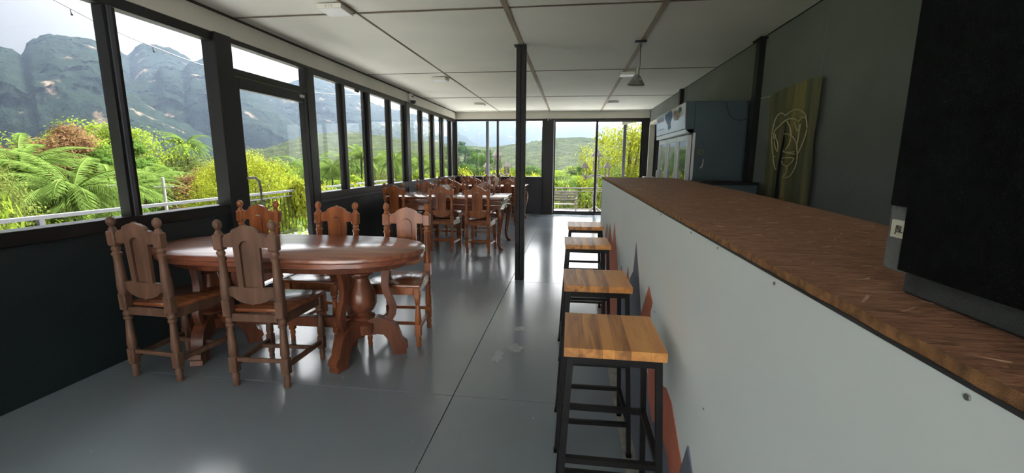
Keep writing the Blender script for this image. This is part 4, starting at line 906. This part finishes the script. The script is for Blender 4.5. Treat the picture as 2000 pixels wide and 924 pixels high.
def palm(x, y, z0, h, label, sc=1.0, nf=16, mat=None, group='palms beyond the terrace', seed=0):
    t = thing('palm_tree', label, 'palm', (x, y, z0), random.uniform(0, 6), group)
    r0 = random.Random(seed)
    MB().tube([(0, 0, -1.2), (0.15, 0.05, h * .5), (0.05, 0, h)], 0.15, 7, [0.2 * sc, 0.13 * sc, 0.11 * sc]).obj('trunk', M_bark, t)
    for k in range(nf):
        f = link('frond', FR[k % 2], t, (0.05, 0, h - 0.05), (r0.uniform(-.15, .15), -r0.uniform(-0.7, 0.95) * (1 if k % 3 else .6), k * 2.4), (sc, sc, sc))
        if mat: f.material_slots[0].link = 'OBJECT'; f.material_slots[0].material = mat
    return t
def pol(az, r): return r * math.sin(R(az)), r * math.cos(R(az))
def tree(P, az, r, top, wid, label, mat=None, group='trees beyond the terrace', name='broadleaf_tree', ph=6.0, pw=3.0, cat='tree'):
    x, y = pol(az, r); z0 = gz(r); H = 1.32 + r * top - z0
    t = thing(name, label, cat, (x, y, z0), random.uniform(0, 6), group)
    s = (wid / pw, wid / pw, H / ph)
    c = link('crown', P[0], t, (0, 0, 0), (0, 0, 0), s); link('trunk', P[1], t, (0, 0, 0), (0, 0, 0), s)
    if mat: c.material_slots[0].link = 'OBJECT'; c.material_slots[0].material = mat
    return t
# singled-out trees
tree(PF, -62.3, 15, .088, 2.1, 'near fine-leaved tree reaching in at the left edge of the first window', G_OLV)
tree(PS[1], -60.4, 9.4, -.04, 1.15, 'bright lime bush at the left edge just beyond the terrace railing', G_LIM, 'bushes beyond the terrace', 'bush', 2.0, 1.6, 'bush')
x, y = pol(-52.4, 24); palm(x, y, gz(24), 5.0, 'large oil palm with drooping fronds in front of the first window', 1.15, 34, seed=1)
x, y = pol(-55.6, 30); palm(x, y, gz(30), 6.0, 'oil palm left of the large drooping one', 1.2, 28, seed=2)
x, y = pol(-49.8, 28); palm(x, y, gz(28), 4.6, 'oil palm right of the large drooping one', 1.1, 28, seed=3)
tree(PR[1], -50.2, 48, .064, 5.5, 'broad yellow-green tree rising against the mountain in the first window', G_LIM)
tree(PR[0], -52.2, 44, .047, 4.4, 'russet-leaved tree beside the broad yellow-green one', G_RED)
tree(PR[2], -48.9, 42, .035, 4.0, 'dark green tree at the mullion of the first window', G_MID)
tree(PR[1], -45.6, 60, .016, 6.0, 'flat-topped olive tree in the second window', G_OLV)
x, y = pol(-43.6, 58); palm(x, y, gz(58), 8.9, 'tall coconut palm standing above the trees in the second window', 1.05, 26, seed=4)
tree(PR[0], -42.3, 34, -.02, 3.4, 'reddish half-bare shrub tree in the second window', G_RED)
tree(PF, -40.2, 30, .0, 3.0, 'yellow fine-leaved tree beside the second window post', G_YEL)
tree(PF, -38.2, 24, .018, 2.6, 'bright yellow fine-leaved tree behind the glass door', G_YEL)
tree(PF, -36.6, 26, -.01, 2.8, 'lower yellow-green tree behind the glass door', G_LIM)
for k, (az, r, tp) in enumerate(((-34.5, 44, .0), (-32.8, 50, .004), (-29.6, 46, .0), (-27.4, 60, .012), (-26.2, 46, .022), (-24.7, 52, .016), (-22.3, 46, .018), (-20.6, 60, .01), (-19.2, 50, .01), (-17.6, 56, .0), (-31.2, 60, .01), (-47.3, 34, -.02), (-44.3, 38, -.02))):
    x, y = pol(az, r); h = 1.32 + r * tp - gz(r) - 0.8
    palm(x, y, gz(r), h, 'coconut palm in the green belt behind the sliding windows', 1.0, 22, seed=20 + k, group='coconut palms behind the sliding windows')
tree(PR[2], -14.2, 110, .042, 9, 'tall hazy tree left in the far window', G_DRK)
tree(PR[2], -11.0, 60, .028, 3.2, 'slender green tree beside the porch post in the far window', G_MID)
tree(PF, 7.0, 23, .092, 2.7, 'spreading yellow-leaved tree outside the far sliding door', G_YEL)
tree(PF, 12.5, 26, .085, 3.4, 'yellow-leaved tree behind the right edge of the far door', G_YEL)
# belt of bushes right behind the railings
rnd = random.Random(9); GB = 'bushes beyond the terrace'
SEC = ((-49.5, 'behind the first left window'), (-40.5, 'behind the second left window'), (-34, 'behind the glass door'), (-17.5, 'behind the sliding windows'), (-2, 'behind the far window'), (99, 'behind the far sliding door'))
def sector(az): return next(n for a, n in SEC if az < a)
for k in range(50):
    az = -62 + k * 1.5; r = rnd.uniform(11.5, 15) if az < -30 else rnd.uniform(18.5, 24)
    if az > -3: top = rnd.uniform(-.05, -.03)
    elif az > -20: top = rnd.uniform(-.035, -.012)
    elif az > -33: top = rnd.uniform(-.06, -.03)
    else: top = rnd.uniform(-.15, -.10)
    c = rnd.randrange(4)
    tree(PS[k % 2], az, r, top, rnd.uniform(1.5, 2.3), ('lime green', 'lime green', 'yellowish', 'mid green')[c] + ' leafy bush just beyond the railing, ' + sector(az), (G_LIM, G_LIM, G_YEL, G_MID)[c], GB + ', ' + sector(az), 'bush', 2.0, 1.6, 'bush')
TT = [(-75, .0), (-56, .0), (-49, .0), (-47, -.012), (-44, -.008), (-40, -.012), (-37, -.012), (-30, -.01), (-22, -.008), (-17, -.012), (-12, -.012), (0, -.015), (10, -.01), (25, .0)]
for k in range(124):
    az = -64 + 80 * k / 123 + rnd.uniform(-.4, .4); r = rnd.choice((26, 34, 46, 62, 85, 120)) * rnd.uniform(.9, 1.12)
    if -58 < az < -47 and r < 44 or az > -1 and r < 44: r += 40
    top = interp(TT, az) - (0.0 if r > 60 else 0.02 if r > 40 else .045) + rnd.uniform(-.008, .004); c = rnd.randrange(5)
    tree(PR[k % 3], az, r, top, rnd.uniform(2.6, 4.2) * (1 if r < 60 else 1.5), ('mid green', 'mid green', 'olive', 'dark green', 'lime green')[c] + ' woodland tree below the hills, ' + sector(az), (G_MID, G_MID, G_OLV, G_DRK, G_LIM)[c], 'woodland trees below the hills, ' + sector(az))
# utility poles
for az, r, tp, lb in ((-45.9, 20, -.033, 'pale concrete utility pole with crossarm seen through the second window'), (-49.3, 21, -.03, 'thin pale utility pole beside the first window mullion')):
    x, y = pol(az, r); z0 = gz(r); H = 1.32 + r * tp - z0
    t = thing('utility_pole', lb, 'pole', (x, y, z0), 0.6, 'utility poles')
    MB().tube([(0, 0, -0.5), (0, 0, H)], 0.1, 8, [0.07, 0.045]).obj('shaft', M_pole, t); MB().box(-0.28, 0.28, -.02, .02, H - .35, H - .31).obj('crossarm', M_pole, t)

# ---------------------------------------------------------------- haze in the valley
hz = MB().box(-2600, 1500, 22, 2600, -12, 170).obj('haze', None, smooth=0)
m = bpy.data.materials.new('valley_haze'); m.use_nodes = True; t = m.node_tree; t.nodes.clear()
o = t.nodes.new('ShaderNodeOutputMaterial'); vs = t.nodes.new('ShaderNodeVolumeScatter'); vs.inputs['Color'].default_value = (0.58, 0.74, 1.0, 1)
vs.inputs['Density'].default_value = HAZE; vs.inputs['Anisotropy'].default_value = 0.75; t.links.new(vs.outputs[0], o.inputs['Volume'])
hz.data.materials.clear(); hz.data.materials.append(m); hz['kind'] = 'stuff'; hz['label'] = 'bluish haze lying in the valley in front of the mountains'
